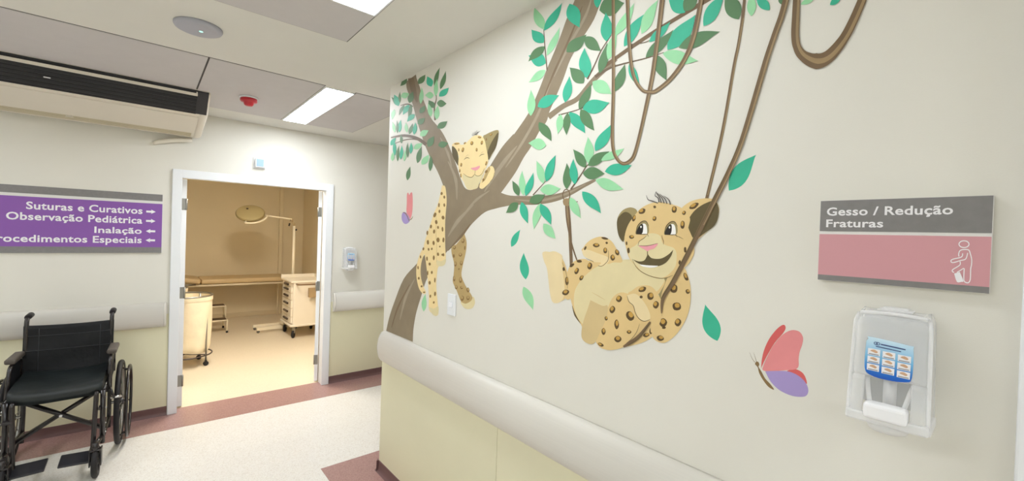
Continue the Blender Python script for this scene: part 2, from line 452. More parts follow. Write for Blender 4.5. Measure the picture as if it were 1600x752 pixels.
# left direction sign
SX0, SX1 = -0.985, 0.117
sg = thing('direction_sign', 'purple and grey direction sign with white lettering and arrows left of the doorway', 'sign', ((SX0+SX1)/2, DW-0.001, 1.62))
so = sg.location
b = MB(); b.box((SX0-so.x, -0.012, 1.377-so.z), (SX1-so.x, 0, 1.865-so.z), 0.0015); b.build('backing_board', M_SEDGE, sg)
def band(par, name, u0, u1, z0, z1, m, org, pl):
    q = MB(); q.prism([(u0, z0), (u1, z0), (u1, z1), (u0, z1)], pl, 0, 1); return q.build(name, m, par)
pl1 = lambda p, t: Vector((p[0]-so.x, -0.012-0.0012*t, p[1]-so.z))
band(sg, 'header_band', SX0, SX1-0.004, 1.808, 1.864, M_SGREY, so, pl1)
band(sg, 'purple_panel', SX0, SX1-0.004, 1.425, 1.786, M_PURPLE, so, pl1)
band(sg, 'footer_band', SX0, SX1-0.004, 1.378, 1.425, M_SGREY, so, pl1)
pt1 = lambda u, v: Vector((u-so.x, -0.0137, v-so.z))
def zb(px, py): return on_y(px, py, DW).z
for s_, xa, xb, z_, ch in (('Suturas e Curativos', -0.648, -0.012, 1.697, 0.053), ('Observação Pediátrica', -0.742, -0.012, 1.618, 0.053), ('Inalação', -0.292, -0.014, 1.535, 0.048), ('Procedimentos Especiais', -0.825, -0.013, 1.459, 0.051)):
    text_mesh('lettering', s_, xa, xb, z_, ch, M_SWHITE, sg, pt1)
for z_, d in ((1.718, 1), (1.641, 1), (1.557, -1), (1.482, -1)):
    cx = 0.041; h = 0.030
    P = [(-h, -0.008), (0.004, -0.008), (0.000, -0.018), (h, 0), (0.000, 0.018), (0.004, 0.008), (-h, 0.008)]
    q = MB(); q.prism([(cx+d*x, z_+z) for x, z in P], lambda p, t: pt1(p[0], p[1])+Vector((0, -0.0004*t, 0)), 0, 1)
    q.build('arrow', M_SWHITE, sg)

# right room sign on the mural wall
GY0, GY1, GZ0, GZ1 = 0.303, 0.027, 1.539, 1.727
gs = thing('room_sign', 'grey and pink room sign with white lettering and plaster cast pictogram above the dispenser', 'sign', (X0-0.001, (GY0+GY1)/2, (GZ0+GZ1)/2))
go = gs.location
b = MB(); b.box((-0.012, GY1-go.y, GZ0-go.z), (0, GY0-go.y, GZ1-go.z), 0.0012); b.build('backing_board', M_SEDGE, gs)
pl2 = lambda p, t: Vector((-0.012-0.0010*t, p[0]-go.y, p[1]-go.z))
band(gs, 'header_band', GY0-0.001, GY1+0.001, 1.655, 1.7265, M_SGREY, go, pl2)
band(gs, 'pink_panel', GY0-0.001, GY1+0.001, 1.552, 1.648, M_PINK, go, pl2)
band(gs, 'footer_band', GY0-0.001, GY1+0.001, 1.5395, 1.552, M_SGREY, go, pl2)
pt2 = lambda u, v: Vector((-0.0134, u-go.y, v-go.z))
def gpt(px, py): p = on_x(px, py, X0-0.013); return (p.y, p.z)
g0 = gpt(1292, 337); g1 = gpt(1489, 337)
text_mesh('lettering', 'Gesso / Redução', g0[0], g1[0], 1.692, 0.0185, M_SWHITE, gs, pt2)
g0 = gpt(1291, 355); g1 = gpt(1380, 355)
text_mesh('lettering', 'Fraturas', g0[0], g1[0], 1.665, 0.0175, M_SWHITE, gs, pt2)
# pictogram, drawn in outline (crop of the sign: origin (1470, 360), 7.91 px per photo pixel)
def stroke2(mb, pts, w, place, off=0.0):
    """ribbon of width w through 2d points"""
    n = len(pts); L = []; R_ = []
    for i, p in enumerate(pts):
        a = pts[max(0, i-1)]; c = pts[min(n-1, i+1)]
        if pts[0] == pts[-1] and i in (0, n-1): a, c = pts[-2], pts[1]
        dx, dy = c[0]-a[0], c[1]-a[1]; l = math.hypot(dx, dy) or 1
        ww = w[i] if isinstance(w, (list, tuple)) else w
        L.append((p[0]-dy/l*ww/2, p[1]+dx/l*ww/2)); R_.append((p[0]+dy/l*ww/2, p[1]-dx/l*ww/2))
    A = [mb.bm.verts.new(place(*q)) for q in L]; B = [mb.bm.verts.new(place(*q)) for q in R_]
    for i in range(n-1):
        f = mb.bm.faces.new((A[i], A[i+1], B[i+1], B[i])); f.material_index = mb.mi
def cr_(pts, closed=False, n=6):
    """Catmull-Rom through points; a third item in a point makes it a sharp corner"""
    P = [tuple(p[:2]) for p in pts]; S = [len(p) > 2 for p in pts]; N = len(P); out = []
    M = N if closed else N-1
    for i in range(M):
        p1, p2 = P[i], P[(i+1) % N]
        p0 = P[i-1] if (closed or i > 0) and not S[i] else p1
        p3 = P[(i+2) % N] if (closed or i+2 < N) and not S[(i+1) % N] else p2
        for k in range(n):
            t = k/n; t2 = t*t; t3 = t2*t
            out.append(tuple(0.5*(2*p1[j]+(p2[j]-p0[j])*t+(2*p0[j]-5*p1[j]+4*p2[j]-p3[j])*t2+(3*p1[j]-p0[j]-3*p2[j]+p3[j])*t3) for j in (0, 1)))
    if not closed: out.append(P[-1])
    return out
def gpl(x, y):
    p = on_x(1470+x/7.91, 360+y/7.91, X0-0.0136); return Vector((-0.0136, p.y-go.y, p.z-go.z))
q = MB()
stroke2(q, [(287+62*math.cos(2*PI*k/24), 172+42*math.sin(2*PI*k/24)) for k in range(24)]+[(349, 172)], 13, gpl)
stroke2(q, cr_([(225, 325), (222, 290), (240, 250), (290, 238), (345, 245), (365, 290), (382, 360), (380, 425), (370, 480), (365, 600), (345, 645), (310, 645), (285, 610), (290, 470)], n=5), 13, gpl)
stroke2(q, cr_([(270, 285), (265, 320), (235, 338), (150, 358), (125, 380), (150, 400), (240, 375), (300, 360), (320, 330), (332, 280)], n=5), 12, gpl)
stroke2(q, cr_([(238, 385), (235, 430), (150, 485), (145, 510), (165, 520)], n=5), 12, gpl)
stroke2(q, cr_([(285, 468), (235, 500), (200, 520)], n=4), 11, gpl)
q.build('pictogram_figure', M_SWHITE, gs)
q = MB(); q.bm.faces.new([q.bm.verts.new(gpl(*p)) for p in cr_([(165, 535, 1), (235, 515, 1), (280, 625), (255, 638), (200, 638)], True, 4)]); q.build('pictogram_cast', M_SWHITE, gs)

# ------------------------------------------------------------------ air conditioner under the ceiling
AX0, AX1 = -0.98, 0.352
ac = thing('air_conditioner', 'large cream under-ceiling air conditioner with a black outlet grille', 'air conditioner', ((AX0+AX1)/2, 4.22, ZC))
ao = ac.location
def acp(x, y, z): return Vector((x-ao.x, y-ao.y, z-ao.z))
PROF = [(3.815, 2.586), (3.835, 2.566), (3.985, 2.447), (4.01, 2.440), (4.47, 2.372), (4.53, 2.362), (4.585, 2.366), (4.61, 2.39), (4.61, 2.586)]
b = MB(); b.prism(PROF, lambda p, t: acp(t, p[0], p[1]), AX0+0.045, AX1-0.045); b.build('shell', M_ACW, ac)
for x0, x1, s in ((AX0, AX0+0.05, -1), (AX1-0.05, AX1, 1)):
    c = MB(); rings = []
    yc, zc_ = 4.25, 2.52
    for q, sc in ((0, 1.012), (0.55, 1.010), (0.85, 0.985), (1.0, 0.93)):
        x = (x0 + (x1-x0)*q) if s > 0 else (x1 - (x1-x0)*q)
        rings.append([c.bm.verts.new(acp(x, yc+(p[0]-yc)*sc, min(2.5865, zc_+(p[1]-zc_)*sc))) for p in PROF])
    n = len(PROF)
    for A, B in zip(rings, rings[1:]):
        for k in range(n):
            f = c.bm.faces.new((A[k], A[(k+1) % n], B[(k+1) % n], B[k])); f.smooth = True
    c.bm.faces.new(rings[0][::-1]); c.bm.faces.new(rings[-1])
    c.build('end_cover', M_ACW, ac)
# outlet: dark slanted face with louvres and a white flap along its top
def onface(x, u, out):   # u 0 at the top of the slanted outlet, 1 at its foot
    y = 3.838+(3.983-3.838)*u; z = 2.566+(2.449-2.566)*u
    return acp(x, y-0.634*out, z-0.773*out)
b = MB(); b.prism([(-0.135, 0.001), (1.0, 0.001), (1.0, 0.006), (-0.135, 0.006)], lambda p, t: onface(t, p[0], p[1]), AX0+0.03, AX1-0.075); b.build('outlet_opening', M_ACDARK, ac)
b = MB(); b.prism([(-0.13, 0.002), (1.0, 0.002), (0.95, 0.010), (-0.11, 0.010)], lambda p, t: onface(t, p[0], p[1]), AX1-0.078, AX1-0.012); b.build('outlet_bezel', M_ACDARK2, ac)
b = MB()
for u in (0.2, 0.36, 0.52, 0.68, 0.84):
    b.prism([(u-0.05, 0.006), (u+0.01, 0.014), (u+0.025, 0.012), (u-0.03, 0.006)], lambda p, t: onface(t, p[0], p[1]), AX0+0.03, AX1-0.08)
b.build('louvre', mat('ac_louvre', (28, 27, 30), 0.35), ac)
b = MB()
b.prism([(-0.04, 0.012), (0.04, 0.022), (0.065, 0.020), (0.01, 0.010)], lambda p, t: onface(t, p[0], p[1]), AX0+0.03, AX1-0.085)
b.prism([(-0.10, 0.004), (0.05, 0.020), (0.065, 0.019), (-0.05, 0.004)], lambda p, t: onface(t, p[0], p[1]), AX1-0.085, AX1-0.077)
b.build('air_flap', M_ACW, ac)
b = MB(); b.prism([(0.46, 0.015), (0.50, 0.015), (0.50, 0.017), (0.46, 0.017)], lambda p, t: onface(t, p[0], p[1]), -0.485, -0.455); b.build('display_mark', M_SWHITE, ac)
def under(x, v, out):    # underside from v=0 (front) to v=1 (back)
    return acp(x, 4.01+0.46*v, 2.440-0.068*v-out)
b = MB()
b.prism([(0.05, 0.0005), (0.88, 0.0005), (0.88, 0.006), (0.05, 0.006)], lambda p, t: under(t, p[0], p[1]), AX0+0.05, AX1-0.055)
b.build('front_panel', M_ACW, ac)
b = MB()
for k in range(5):
    v = 0.91+0.045*k
    b.prism([(v, 0.0), (v+0.018, 0.0), (v+0.018, 0.003), (v, 0.003)], lambda p, t: under(t, p[0], p[1]), AX0+0.06, AX1-0.07)
b.build('intake_grille', mat('ac_olive_strip', (196, 186, 156), 0.5), ac)
b = MB(); b.box(under(-0.42, 0.95, 0.012)-Vector((0.018, 0.02, 0)), under(-0.42, 0.87, 0.0)+Vector((0.018, 0.0, 0.004)), 0.003)
b.build('panel_clip', M_ACW, ac)
dp = thing('drain_pipe', 'cream curved drain pipe cover below the right end of the air conditioner', 'pipe', (0.10, DW, 2.297))
b = MB(); b.tube(bez((0.20, -0.045, 0.050), (0.03, -0.035, 0.03), (-0.055, -0.016, -0.015), 8), [0.016, 0.017, 0.018, 0.019, 0.02, 0.02, 0.019, 0.017, 0.013], 12); b.build('pipe_cover', M_ACW, dp)

# ------------------------------------------------------------------ small ceiling and wall devices
M_APG = mat('access_point_grey', (172, 172, 182), 0.5)
t = thing('ceiling_speaker', 'round grey ceiling disc with a small green light', 'wireless access point', (0.184, 2.612, ZC))
b = MB(); b.lathe([(0.0, -0.024), (0.05, -0.0235), (0.080, -0.021), (0.094, -0.015), (0.099, -0.007), (0.098, 0.0), (0, 0)], 48); b.build('dome', M_APG, t)
t.name = 'access_point'
b = MB(); b.lathe([(0.0, -0.0252), (0.007, -0.0250), (0.009, -0.0236), (0.0, -0.0236)], 16, Matrix.Translation((0.010, -0.006, 0))); b.build('status_light', emit('green_led', (0.45, 1.0, 0.75), 0.9), t)
M_RED = mat('red_plastic', (188, 24, 40), 0.3, spec=0.6)
t = thing('fire_alarm', 'small red fire alarm sounder on the grey ceiling panel', 'fire alarm', (0.575, 3.735, ZC-0.003))
b = MB(); b.lathe([(0, 0), (0.060, 0), (0.060, -0.010), (0.055, -0.012), (0, -0.012)], 36); b.build('base', M_WHITE, t)
b = MB(); b.lathe([(0.0, -0.012), (0.055, -0.012), (0.056, -0.030), (0.050, -0.036), (0.034, -0.038), (0.030, -0.056), (0.022, -0.064), (0.0, -0.066)], 36); b.build('sounder', M_RED, t)
M_BLUEW = mat('pale_blue_cover', (150, 180, 224), 0.35)
t = thing('signal_light', 'small white wall box with a pale blue face above the doorway', 'signal light', (0.815, DW-0.001, 2.222))
b = MB(); b.box((-0.052, -0.010, -0.052), (0.052, 0, 0.052), 0.003); b.build('back_plate', M_WHITE, t)
b = MB(); b.box((-0.040, -0.040, -0.042), (0.046, -0.010, 0.042), 0.005); b.build('housing', M_WHITE, t)
b = MB(); b.box((-0.031, -0.0425, -0.033), (0.028, -0.040, 0.034), 0.001); b.build('cover', M_BLUEW, t)
t = thing('light_switch', 'white light switch on the mural between the hanging cub paws', 'light switch', (X0-0.001, 1.906, 1.247))
b = MB(); b.box((-0.009, -0.037, -0.056), (0, 0.037, 0.056), 0.003); b.build('plate', M_WHITE, t)
b = MB(); b.box((-0.014, -0.014, -0.013), (-0.009, 0.014, 0.013), 0.0015); b.build('rocker', mat('switch_rocker', (244, 244, 248), 0.3), t)
b = MB(); b.box((-0.0105, -0.0145, -0.0145), (-0.0088, 0.0145, 0.0145), 0.0005); b.build('rocker_frame', mat('switch_shadow_gap', (196, 198, 206), 0.4), t)

# ------------------------------------------------------------------ soap dispensers
M_CLEAR = clear_plastic('clear_cover', (250, 251, 252), 0.27, 0.15)
M_CLEARB = clear_plastic('clear_back', (226, 228, 230), 0.38, 0.3)
M_MILK = clear_plastic('milky_plastic', (250, 250, 250), 0.62, 0.3)
M_LEVER = mat('white_lever', (246, 246, 248), 0.3)
def gradient_blue():
    m = bpy.data.materials.new('sticker_blue'); m.use_nodes = True; nt = m.node_tree; bs = nt.nodes['Principled BSDF']
    tc = nt.nodes.new('ShaderNodeTexCoord'); sp_ = nt.nodes.new('ShaderNodeSeparateXYZ'); rp = nt.nodes.new('ShaderNodeValToRGB')
    nt.links.new(tc.outputs['Generated'], sp_.inputs[0]); nt.links.new(sp_.outputs['Z'], rp.inputs['Fac']); nt.links.new(rp.outputs['Color'], bs.inputs['Base Color'])
    e = rp.color_ramp.elements; e[0].position = 0.0; e[0].color = (*lin((20, 84, 186)), 1); e[1].position = 1.0; e[1].color = (*lin((206, 230, 244)), 1)
    k = e.new(0.18); k.color = (*lin((18, 112, 206)), 1); k = e.new(0.5); k.color = (*lin((122, 190, 232)), 1)
    bs.inputs['Roughness'].default_value = 0.3
    return m
M_STICK = gradient_blue()
M_SKIN = mat('sticker_skin', (206, 166, 132), 0.5); M_SNAVY = mat('sticker_navy', (44, 60, 120), 0.5); M_SGRY = mat('sticker_text', (150, 152, 160), 0.5)
def dispenser(label, loc, rz):
    """local x to the right seen from the room, y into the wall, z up; 0.135 wide, 0.25 tall, open-fronted clear cover"""
    t = thing('soap_dispenser', label, 'soap dispenser', loc, rz, None)
    W, D, H = 0.061, 0.098, 0.112     # half width, depth, half height
    # back plate with two slots (frame pieces)
    b = MB(); b.box((-W+0.006, -0.006, -H+0.015), (W-0.006, -0.001, H-0.012), 0.002); b.build('back_plate', M_CLEARB, t)
    for s in (-1, 1):
        b = MB(); b.box((s*0.036-0.012, -0.014, -0.012), (s*0.036+0.012, -0.007, 0.058), 0.002); b.build('cartridge_rail', M_CLEARB, t)
    # shell: front face leaning out towards the bottom, arched top, sides back to the wall
    def outline(z):   # half width at height z
        k = (z+H)/(2*H); w = W*(1.03-0.06*k)
        if k > 0.86: w *= math.sqrt(max(0.05, 1-((k-0.86)/0.19)**2*0.35))
        return w
    def depth(z):
        k = (z+H)/(2*H); d = D*(1.0-0.28*k)
        if k > 0.88: d *= math.sqrt(max(0.0, 1-((k-0.88)/0.13)**2))
        return max(d, 0.012)
    def front(u, v, v0, v1):   # u across -1..1
        z = -H+2*H*(v0+(v1-v0)*v); w = outline(z); d = depth(z)
        r = 0.016
        a = abs(u)
        x = u*w; y = -d
        if a > 0.82: y = -d + r*(1-math.sqrt(max(0, 1-((a-0.82)/0.18)**2)))
        return Vector((x, y, z))
    def side(s, u, v):
        z = -H+2*H*v; w = outline(z); d = depth(z)-0.016
        return Vector((s*w, -max(d, 0)*u, z))
    b = MB()
    b.grid(lambda u, v: front(-1+2*u, v, 0.40, 1.0), 24, 18)           # upper window
    b.grid(lambda u, v: front(-1+0.42*u, v, 0.02, 0.40), 8, 8)         # left cheek of the opening
    b.grid(lambda u, v: front(0.58+0.42*u, v, 0.02, 0.40), 8, 8)       # right cheek
    b.grid(lambda u, v: side(-1, u, v), 6, 24); b.grid(lambda u, v: side(1, u, v), 6, 24)
    b.build('cover', M_CLEAR, t, solid=0.002)
    b = MB()   # thick milky rim: bottom lip, side edges and top arch
    b.box((-W*1.05, -D-0.002, -H-0.004), (W*1.05, -D+0.012, -H+0.016), 0.004)
    for s in (-1, 1):
        b.box((s*W*1.03-0.003, -D+0.01, -H-0.004), (s*W*1.03+0.003, -0.002, -H+0.014), 0.002)
        b.tube([Vector((s*outline(z)*0.985, -depth(z)+0.007, z)) for z in [-H+0.01+k*(2*H-0.02)/16 for k in range(17)]], 0.0036, 8)
    b.tube([Vector((u*outline(H-0.006), -depth(H-0.008)-0.002, H-0.004-0.004*u*u)) for u in [-0.95+0.19*k for k in range(11)]], 0.004, 8)
    b.build('rim', M_MILK, t)
    b = MB(); b.box((-0.022, -0.034, H-0.012), (0.022, -0.004, H+0.006), 0.003); b.box((-0.028, -0.04, H-0.002), (0.028, -0.004, H+0.002), 0.001); b.build('lock_tab', M_MILK, t)
    # sticker on the front window, following it
    def on_front(x, z, out=0.0018):
        d = depth(z); return Vector((x, -d-out, z))
    P = cr_([(-0.034, 0.052, 1), (-0.030, 0.056), (0.030, 0.050), (0.036, 0.045), (0.036, -0.012), (0.026, -0.022), (0.0, -0.025), (-0.026, -0.022), (-0.037, -0.008), (-0.037, 0.046, 1)], True, 4)
    P = [(x, z*1.0+0.002) for x, z in P]
    b = MB(); b.bm.faces.new([b.bm.verts.new(on_front(x, z)) for x, z in P]); st = b.build('sticker', M_STICK, t)
    b = MB()
    for i in range(3):
        for j in range(3):
            x = -0.0235+0.0235*i; z = 0.0275-0.0155*j-0.0015*i
            b.mi = 0; b.bm.faces.new([b.bm.verts.new(on_front(x+a, z+c, 0.0024)) for a, c in ((-0.0098, -0.0062), (0.0098, -0.0066), (0.0098, 0.0066), (-0.0098, 0.0070))]).material_index = 0
            b.bm.faces.new([b.bm.verts.new(on_front(x+a*1.0, z+c+0.0015, 0.0028)) for a, c in cr_([(-0.006, 0.001), (0.0, 0.004), (0.006, 0.0005), (0.004, -0.0025), (-0.001, -0.0012)], True, 3)]).material_index = 1
            b.bm.faces.new([b.bm.verts.new(on_front(x+a, z+c, 0.0028)) for a, c in ((-0.008, -0.0052), (0.008, -0.0054), (0.008, -0.0034), (-0.008, -0.0032))]).material_index = 2
    b.build('instruction_panel', [M_SWHITE, M_SKIN, M_SGRY], st)
    b = MB()
    for dx in (-0.0215, -0.0178):
        b.mi = 0; stroke2(b, [(dx+0.0028*math.cos(k*PI/6), 0.0462+0.0026*math.sin(k*PI/6)) for k in range(13)], 0.001, lambda x, z: on_front(x, z, 0.0026))
    stroke2(b, [(-0.0135, 0.0458), (0.0245, 0.0432)], 0.0022, lambda x, z: on_front(x, z, 0.0026))
    stroke2(b, [(-0.021, 0.0405), (0.018, 0.0378)], 0.0017, lambda x, z: on_front(x, z, 0.0026))
    b.build('sticker_heading', M_SNAVY, st)
    # pump bracket and push lever
    b = MB()
    for s in (-1, 1):
        b.tube(path([(s*0.036, -0.060, -0.030), (s*0.033, -0.074, -0.044), (s*0.026, -0.088, -0.078)], 0.006), 0.0042, 8)
        b.lathe([(0, 0), (0.007, 0), (0.007, 0.010), (0, 0.010)], 16, Matrix.Translation((s*0.038, -0.052, -0.030)) @ Matrix.Rotation(PI/2, 4, 'X'))
    b.box((-0.040, -0.058, -0.030), (0.040, -0.046, -0.022), 0.002)
    b.tube([(0, -0.055, -0.03), (0, -0.055, -0.088)], 0.011, 16)
    b.build('pump', M_MILK, t)
    b = MB(); b.box((-0.034, -D-0.012, -0.104), (0.034, -D+0.020, -0.072), 0.007, 3); b.build('push_lever', M_LEVER, t)
    b = MB(); b.lathe([(0, 0), (0.030, 0), (0.034, 0.008), (0.034, 0.016), (0, 0.016)], 24, Matrix.Translation((0, -0.062, -H-0.020))); b.build('drip_cup', M_MILK, t)
    return t
def soap_spot():
    p = on_x(1390, 574, X0-0.07); return Vector((X0, p.y, p.z))
sp_ = soap_spot()
sd = dispenser('large clear soap dispenser with a blue instruction sticker below the pink sign', (X0-0.001, sp_.y, sp_.z), -PI/2)
sd2 = copy_tree(sd); sd2.location = (1.672, DW-0.001, 1.322); sd2.rotation_euler = (0, 0, 0)
sd2['label'] = 'small far clear soap dispenser on the wall right of the doorway'

# ------------------------------------------------------------------ wheelchair (local +y forward, seen from the front)
wc = thing('wheelchair', 'black folding wheelchair parked against the handrail left of the doorway', 'wheelchair', (-0.382, 4.272, 0), 0)
wc.rotation_euler = (0, 0, math.atan2(0.985, 0.17) * -1)      # +y turned to face the corridor
HEAD = Vector((-0.035, -0.999))
wc.rotation_euler = (0, 0, math.atan2(-HEAD.x, HEAD.y))
HW = 0.212       # half distance between the side frames
def wpart(name, mb, m, parent=None): return mb.build(name, m, parent or wc)
for s in (-1, 1):
    # side frame: back cane, lower and upper rails, front post
    f = MB()
    f.tube(path([(s*HW, 0.03, 0.13), (s*HW, 0.0, 0.30), (s*HW, -0.045, 0.90), (s*HW, -0.06, 0.945), (s*HW, -0.15, 0.955)], 0.03), 0.0125, 10)
    f.tube([(s*HW, 0.0, 0.515), (s*HW, 0.41, 0.515)], 0.0125, 10); f.tube([(s*HW, 0.40, 0.215), (s*(HW-0.018), 0.555, 0.222)], 0.0125, 10)
    f.tube([(s*HW, 0.02, 0.20), (s*HW, 0.40, 0.20)], 0.0115, 10)
    f.tube(path([(s*HW, 0.41, 0.52), (s*HW, 0.41, 0.17)], 0.02), 0.014, 10)
    wpart('side_frame', f, M_TUBE)
    g = MB(); g.tube([(s*HW, -0.075, 0.951), (s*HW, -0.10, 0.953), (s*HW, -0.165, 0.956), (s*HW, -0.178, 0.955)], [0.017, 0.0185, 0.018, 0.010], 12); wpart('push_handle', g, M_RUBBER)
    # armrest
    a = MB()
    a.tube(path([(s*(HW+0.018), -0.01, 0.53), (s*(HW+0.018), -0.01, 0.695), (s*(HW+0.018), 0.24, 0.695), (s*(HW+0.018), 0.31, 0.50)], 0.05), 0.0105, 10)
    ar = wpart('armrest', a, M_TUBE)
    a = MB(); a.box((s*(HW+0.022)-0.026, -0.02, 0.705), (s*(HW+0.022)+0.026, 0.22, 0.738), 0.012, 3); wpart('arm_pad', a, M_ARMPAD, ar)
    a = MB(); a.box((s*(HW+0.018)-0.003, 0.005, 0.525), (s*(HW+0.018)+0.003, 0.235, 0.685), 0.002); wpart('side_guard', a, M_NYLON, ar)
    # rear wheel
    wx = s*(HW+0.058)
    w = MB(); w.ring((wx, 0, 0.300), (1, 0, 0), 0.284, 0.0165, 56, 10); wh = wpart('rear_wheel', w, M_RUBBER)
    w = MB(); w.ring((wx, 0, 0.300), (1, 0, 0), 0.266, 0.009, 48, 8); wpart('rim', w, M_STEEL, wh)
    w = MB(); w.tube([(wx-0.028, 0, 0.300), (wx-0.02, 0, 0.30), (wx+0.02, 0, 0.30), (wx+0.028, 0, 0.300)], [0.014, 0.025, 0.025, 0.014], 16); wpart('hub', w, M_TUBE, wh)
    for k in range(12):
        an = 2*PI*k/12; w = MB()
        w.tube([(wx+(0.012 if k % 2 else -0.012), 0.022*math.cos(an), 0.30+0.022*math.sin(an)), (wx, 0.262*math.cos(an+0.12), 0.30+0.262*math.sin(an+0.12))], 0.0022, 6); wpart('spoke', w, M_STEEL, wh)
    w = MB(); w.ring((wx+s*0.048, 0, 0.300), (1, 0, 0), 0.252, 0.0095, 48, 8)
    for k in range(6):
        an = 2*PI*k/6+0.3
        w.tube([(wx+s*0.010, 0.268*math.cos(an), 0.30+0.268*math.sin(an)), (wx+s*0.048, 0.252*math.cos(an), 0.30+0.252*math.sin(an))], 0.005, 6)
    wpart('push_rim', w, M_TUBE, wh)
    w = MB(); w.tube([(s*HW, 0, 0.30), (wx+s*0.03, 0, 0.30)], 0.010, 10); wpart('axle', w, M_CHROME, wh)
    # brake lever
    br = MB(); br.tube(path([(s*(HW+0.02), 0.30, 0.49), (s*(HW+0.03), 0.33, 0.50), (s*(HW+0.05), 0.36, 0.44)], 0.02), 0.007, 8); br.box((s*(HW+0.02)-0.012, 0.27, 0.47), (s*(HW+0.02)+0.03, 0.31, 0.50), 0.004)
    bk = wpart('brake', br, M_TUBE)
    br = MB(); br.tube([(s*(HW+0.03), 0.318, 0.43), (s*(HW+0.085), 0.305, 0.43)], 0.008, 10); wpart('brake_shoe', br, M_CHROME, bk)
    # caster
    cx_ = s*(HW-0.018); cyy = 0.555
    c = MB(); c.tube([(cx_, cyy, 0.165), (cx_, cyy, 0.235)], 0.017, 12)
    for e in (-1, 1): c.box((cx_+e*0.026-0.0035, cyy-0.050, 0.085), (cx_+e*0.026+0.0035, cyy+0.012, 0.19), 0.002)
    c.box((cx_-0.029, cyy-0.03, 0.180), (cx_+0.029, cyy+0.016, 0.192), 0.003)
    cs = wpart('caster_fork', c, M_TUBE)
    c = MB(); cc = Vector((cx_, cyy-0.036, 0.098))
    c.lathe([(0.060, -0.014), (0.085, -0.016), (0.096, -0.009), (0.098, 0.0), (0.096, 0.009), (0.085, 0.016), (0.060, 0.014), (0.060, -0.014)], 36, Matrix.Translation(cc) @ Matrix.Rotation(PI/2, 4, 'Y'))
    cw = wpart('caster_wheel', c, M_RUBBER, cs)
    c = MB(); c.lathe([(0, -0.013), (0.018, -0.013), (0.018, 0.013), (0, 0.013)], 16, Matrix.Translation(cc) @ Matrix.Rotation(PI/2, 4, 'Y'))
    for k in range(5):
        an = 2*PI*k/5; c.tube([cc+Vector((0, 0.014*math.cos(an), 0.014*math.sin(an))), cc+Vector((0, 0.062*math.cos(an), 0.062*math.sin(an)))], 0.007, 8)
    wpart('caster_hub', c, M_TUBE, cs)
    # leg rest hanger and footplate
    h = MB(); h.tube(path([(s*(HW-0.030), 0.40, 0.51), (s*(HW-0.030), 0.43, 0.51), (s*(HW-0.040), 0.455, 0.15), (s*(HW-0.042), 0.46, 0.12)], 0.05), 0.0125, 10)
    h.box((s*(HW-0.022)-0.014, 0.40, 0.40), (s*(HW-0.005)+0.014, 0.45, 0.42), 0.004)
    lr = wpart('leg_rest', h, M_TUBE)
    h = MB(); Rm = Matrix.Translation((s*(HW-0.040), 0.445, 0.132)) @ Matrix.Rotation(math.radians(-10), 4, 'X') @ Matrix.Rotation(s*math.radians(3), 4, 'Y')
    h.box((min(0.012*s, -s*0.145), -0.022, -0.007), (max(0.012*s, -s*0.145), 0.105, 0.007), 0.005, 2, mtx=Rm); wpart('footplate', h, mat('footplate_black', (38, 38, 44), 0.35), lr)
    h = MB()
    for p in ((s*(HW+0.013), 0.41, 0.47), (s*(HW+0.013), 0.41, 0.40), (s*(HW+0.013), 0.41, 0.30), (s*(HW+0.013), 0.41, 0.24)):
        h.lathe([(0, 0), (0.006, 0), (0.005, 0.004), (0, 0.005)], 10, Matrix.Translation(p) @ Matrix.Rotation(-PI/2, 4, 'X') @ Matrix.Rotation(PI, 4, 'X'))
    wpart('frame_bolt', h, M_CHROME)
# cross brace
for s in (-1, 1):
    x = MB(); x.tube([(s*HW, 0.23-s*0.013, 0.205), (-s*(HW-0.01), 0.23-s*0.013, 0.485)], 0.0145, 10); wpart('cross_brace', x, M_TUBE)
x = MB(); x.tube([(0, 0.20, 0.345), (0, 0.265, 0.345)], 0.008, 10); wpart('pivot_bolt', x, M_CHROME)
# seat and backrest slings
def seat_fn(u, v, top):
    x = (u-0.5)*2; y = -0.01+0.42*v
    sag = 0.020*(1-x*x); roll = 0.0
    e = max(0.0, (v-0.93)/0.07); roll = -0.018*e*e
    ripple = 0.004*math.sin(9*u+4*v)*math.sin(7*v)
    thick = 0.068
    z = 0.602 - 0.022*v - sag + roll + ripple
    return Vector((x*(HW-0.004), y, z if top else z-thick+abs(roll)*0.6))
b = MB(); b.grid(lambda u, v: seat_fn(u, v, True), 20, 18); b.grid(lambda u, v: seat_fn(u, v, False), 20, 18)
def edge(fn):
    b.grid(fn, 20, 1)
edge(lambda u, v: seat_fn(u, 1, v > 0.5)); edge(lambda u, v: seat_fn(u, 0, v > 0.5)); edge(lambda u, v: seat_fn(0, u, v > 0.5)); edge(lambda u, v: seat_fn(1, u, v > 0.5))
bmesh.ops.remove_doubles(b.bm, verts=b.bm.verts, dist=0.0004)
wpart('seat', b, M_SEATN)
def back_fn(u, v, off):
    x = (u-0.5)*2; z = 0.515+0.385*v
    y = -0.010-0.038*v - 0.022*(1-x*x)*(0.6+0.4*math.sin(PI*v)) + 0.003*math.sin(11*v+3*u)
    return Vector((x*(HW+0.012), y+off, z-0.010*(1-x*x)*v))
b = MB(); b.grid(lambda u, v: back_fn(u, v, 0.012), 20, 14); b.grid(lambda u, v: back_fn(u, v, -0.012), 20, 14)
edge(lambda u, v: back_fn(u, 1, -0.012+0.024*v)); edge(lambda u, v: back_fn(u, 0, -0.012+0.024*v)); edge(lambda u, v: back_fn(0, u, -0.012+0.024*v)); edge(lambda u, v: back_fn(1, u, -0.012+0.024*v))
bmesh.ops.remove_doubles(b.bm, verts=b.bm.verts, dist=0.0004)
bk = wpart('backrest', b, M_NYLON)
b = MB()
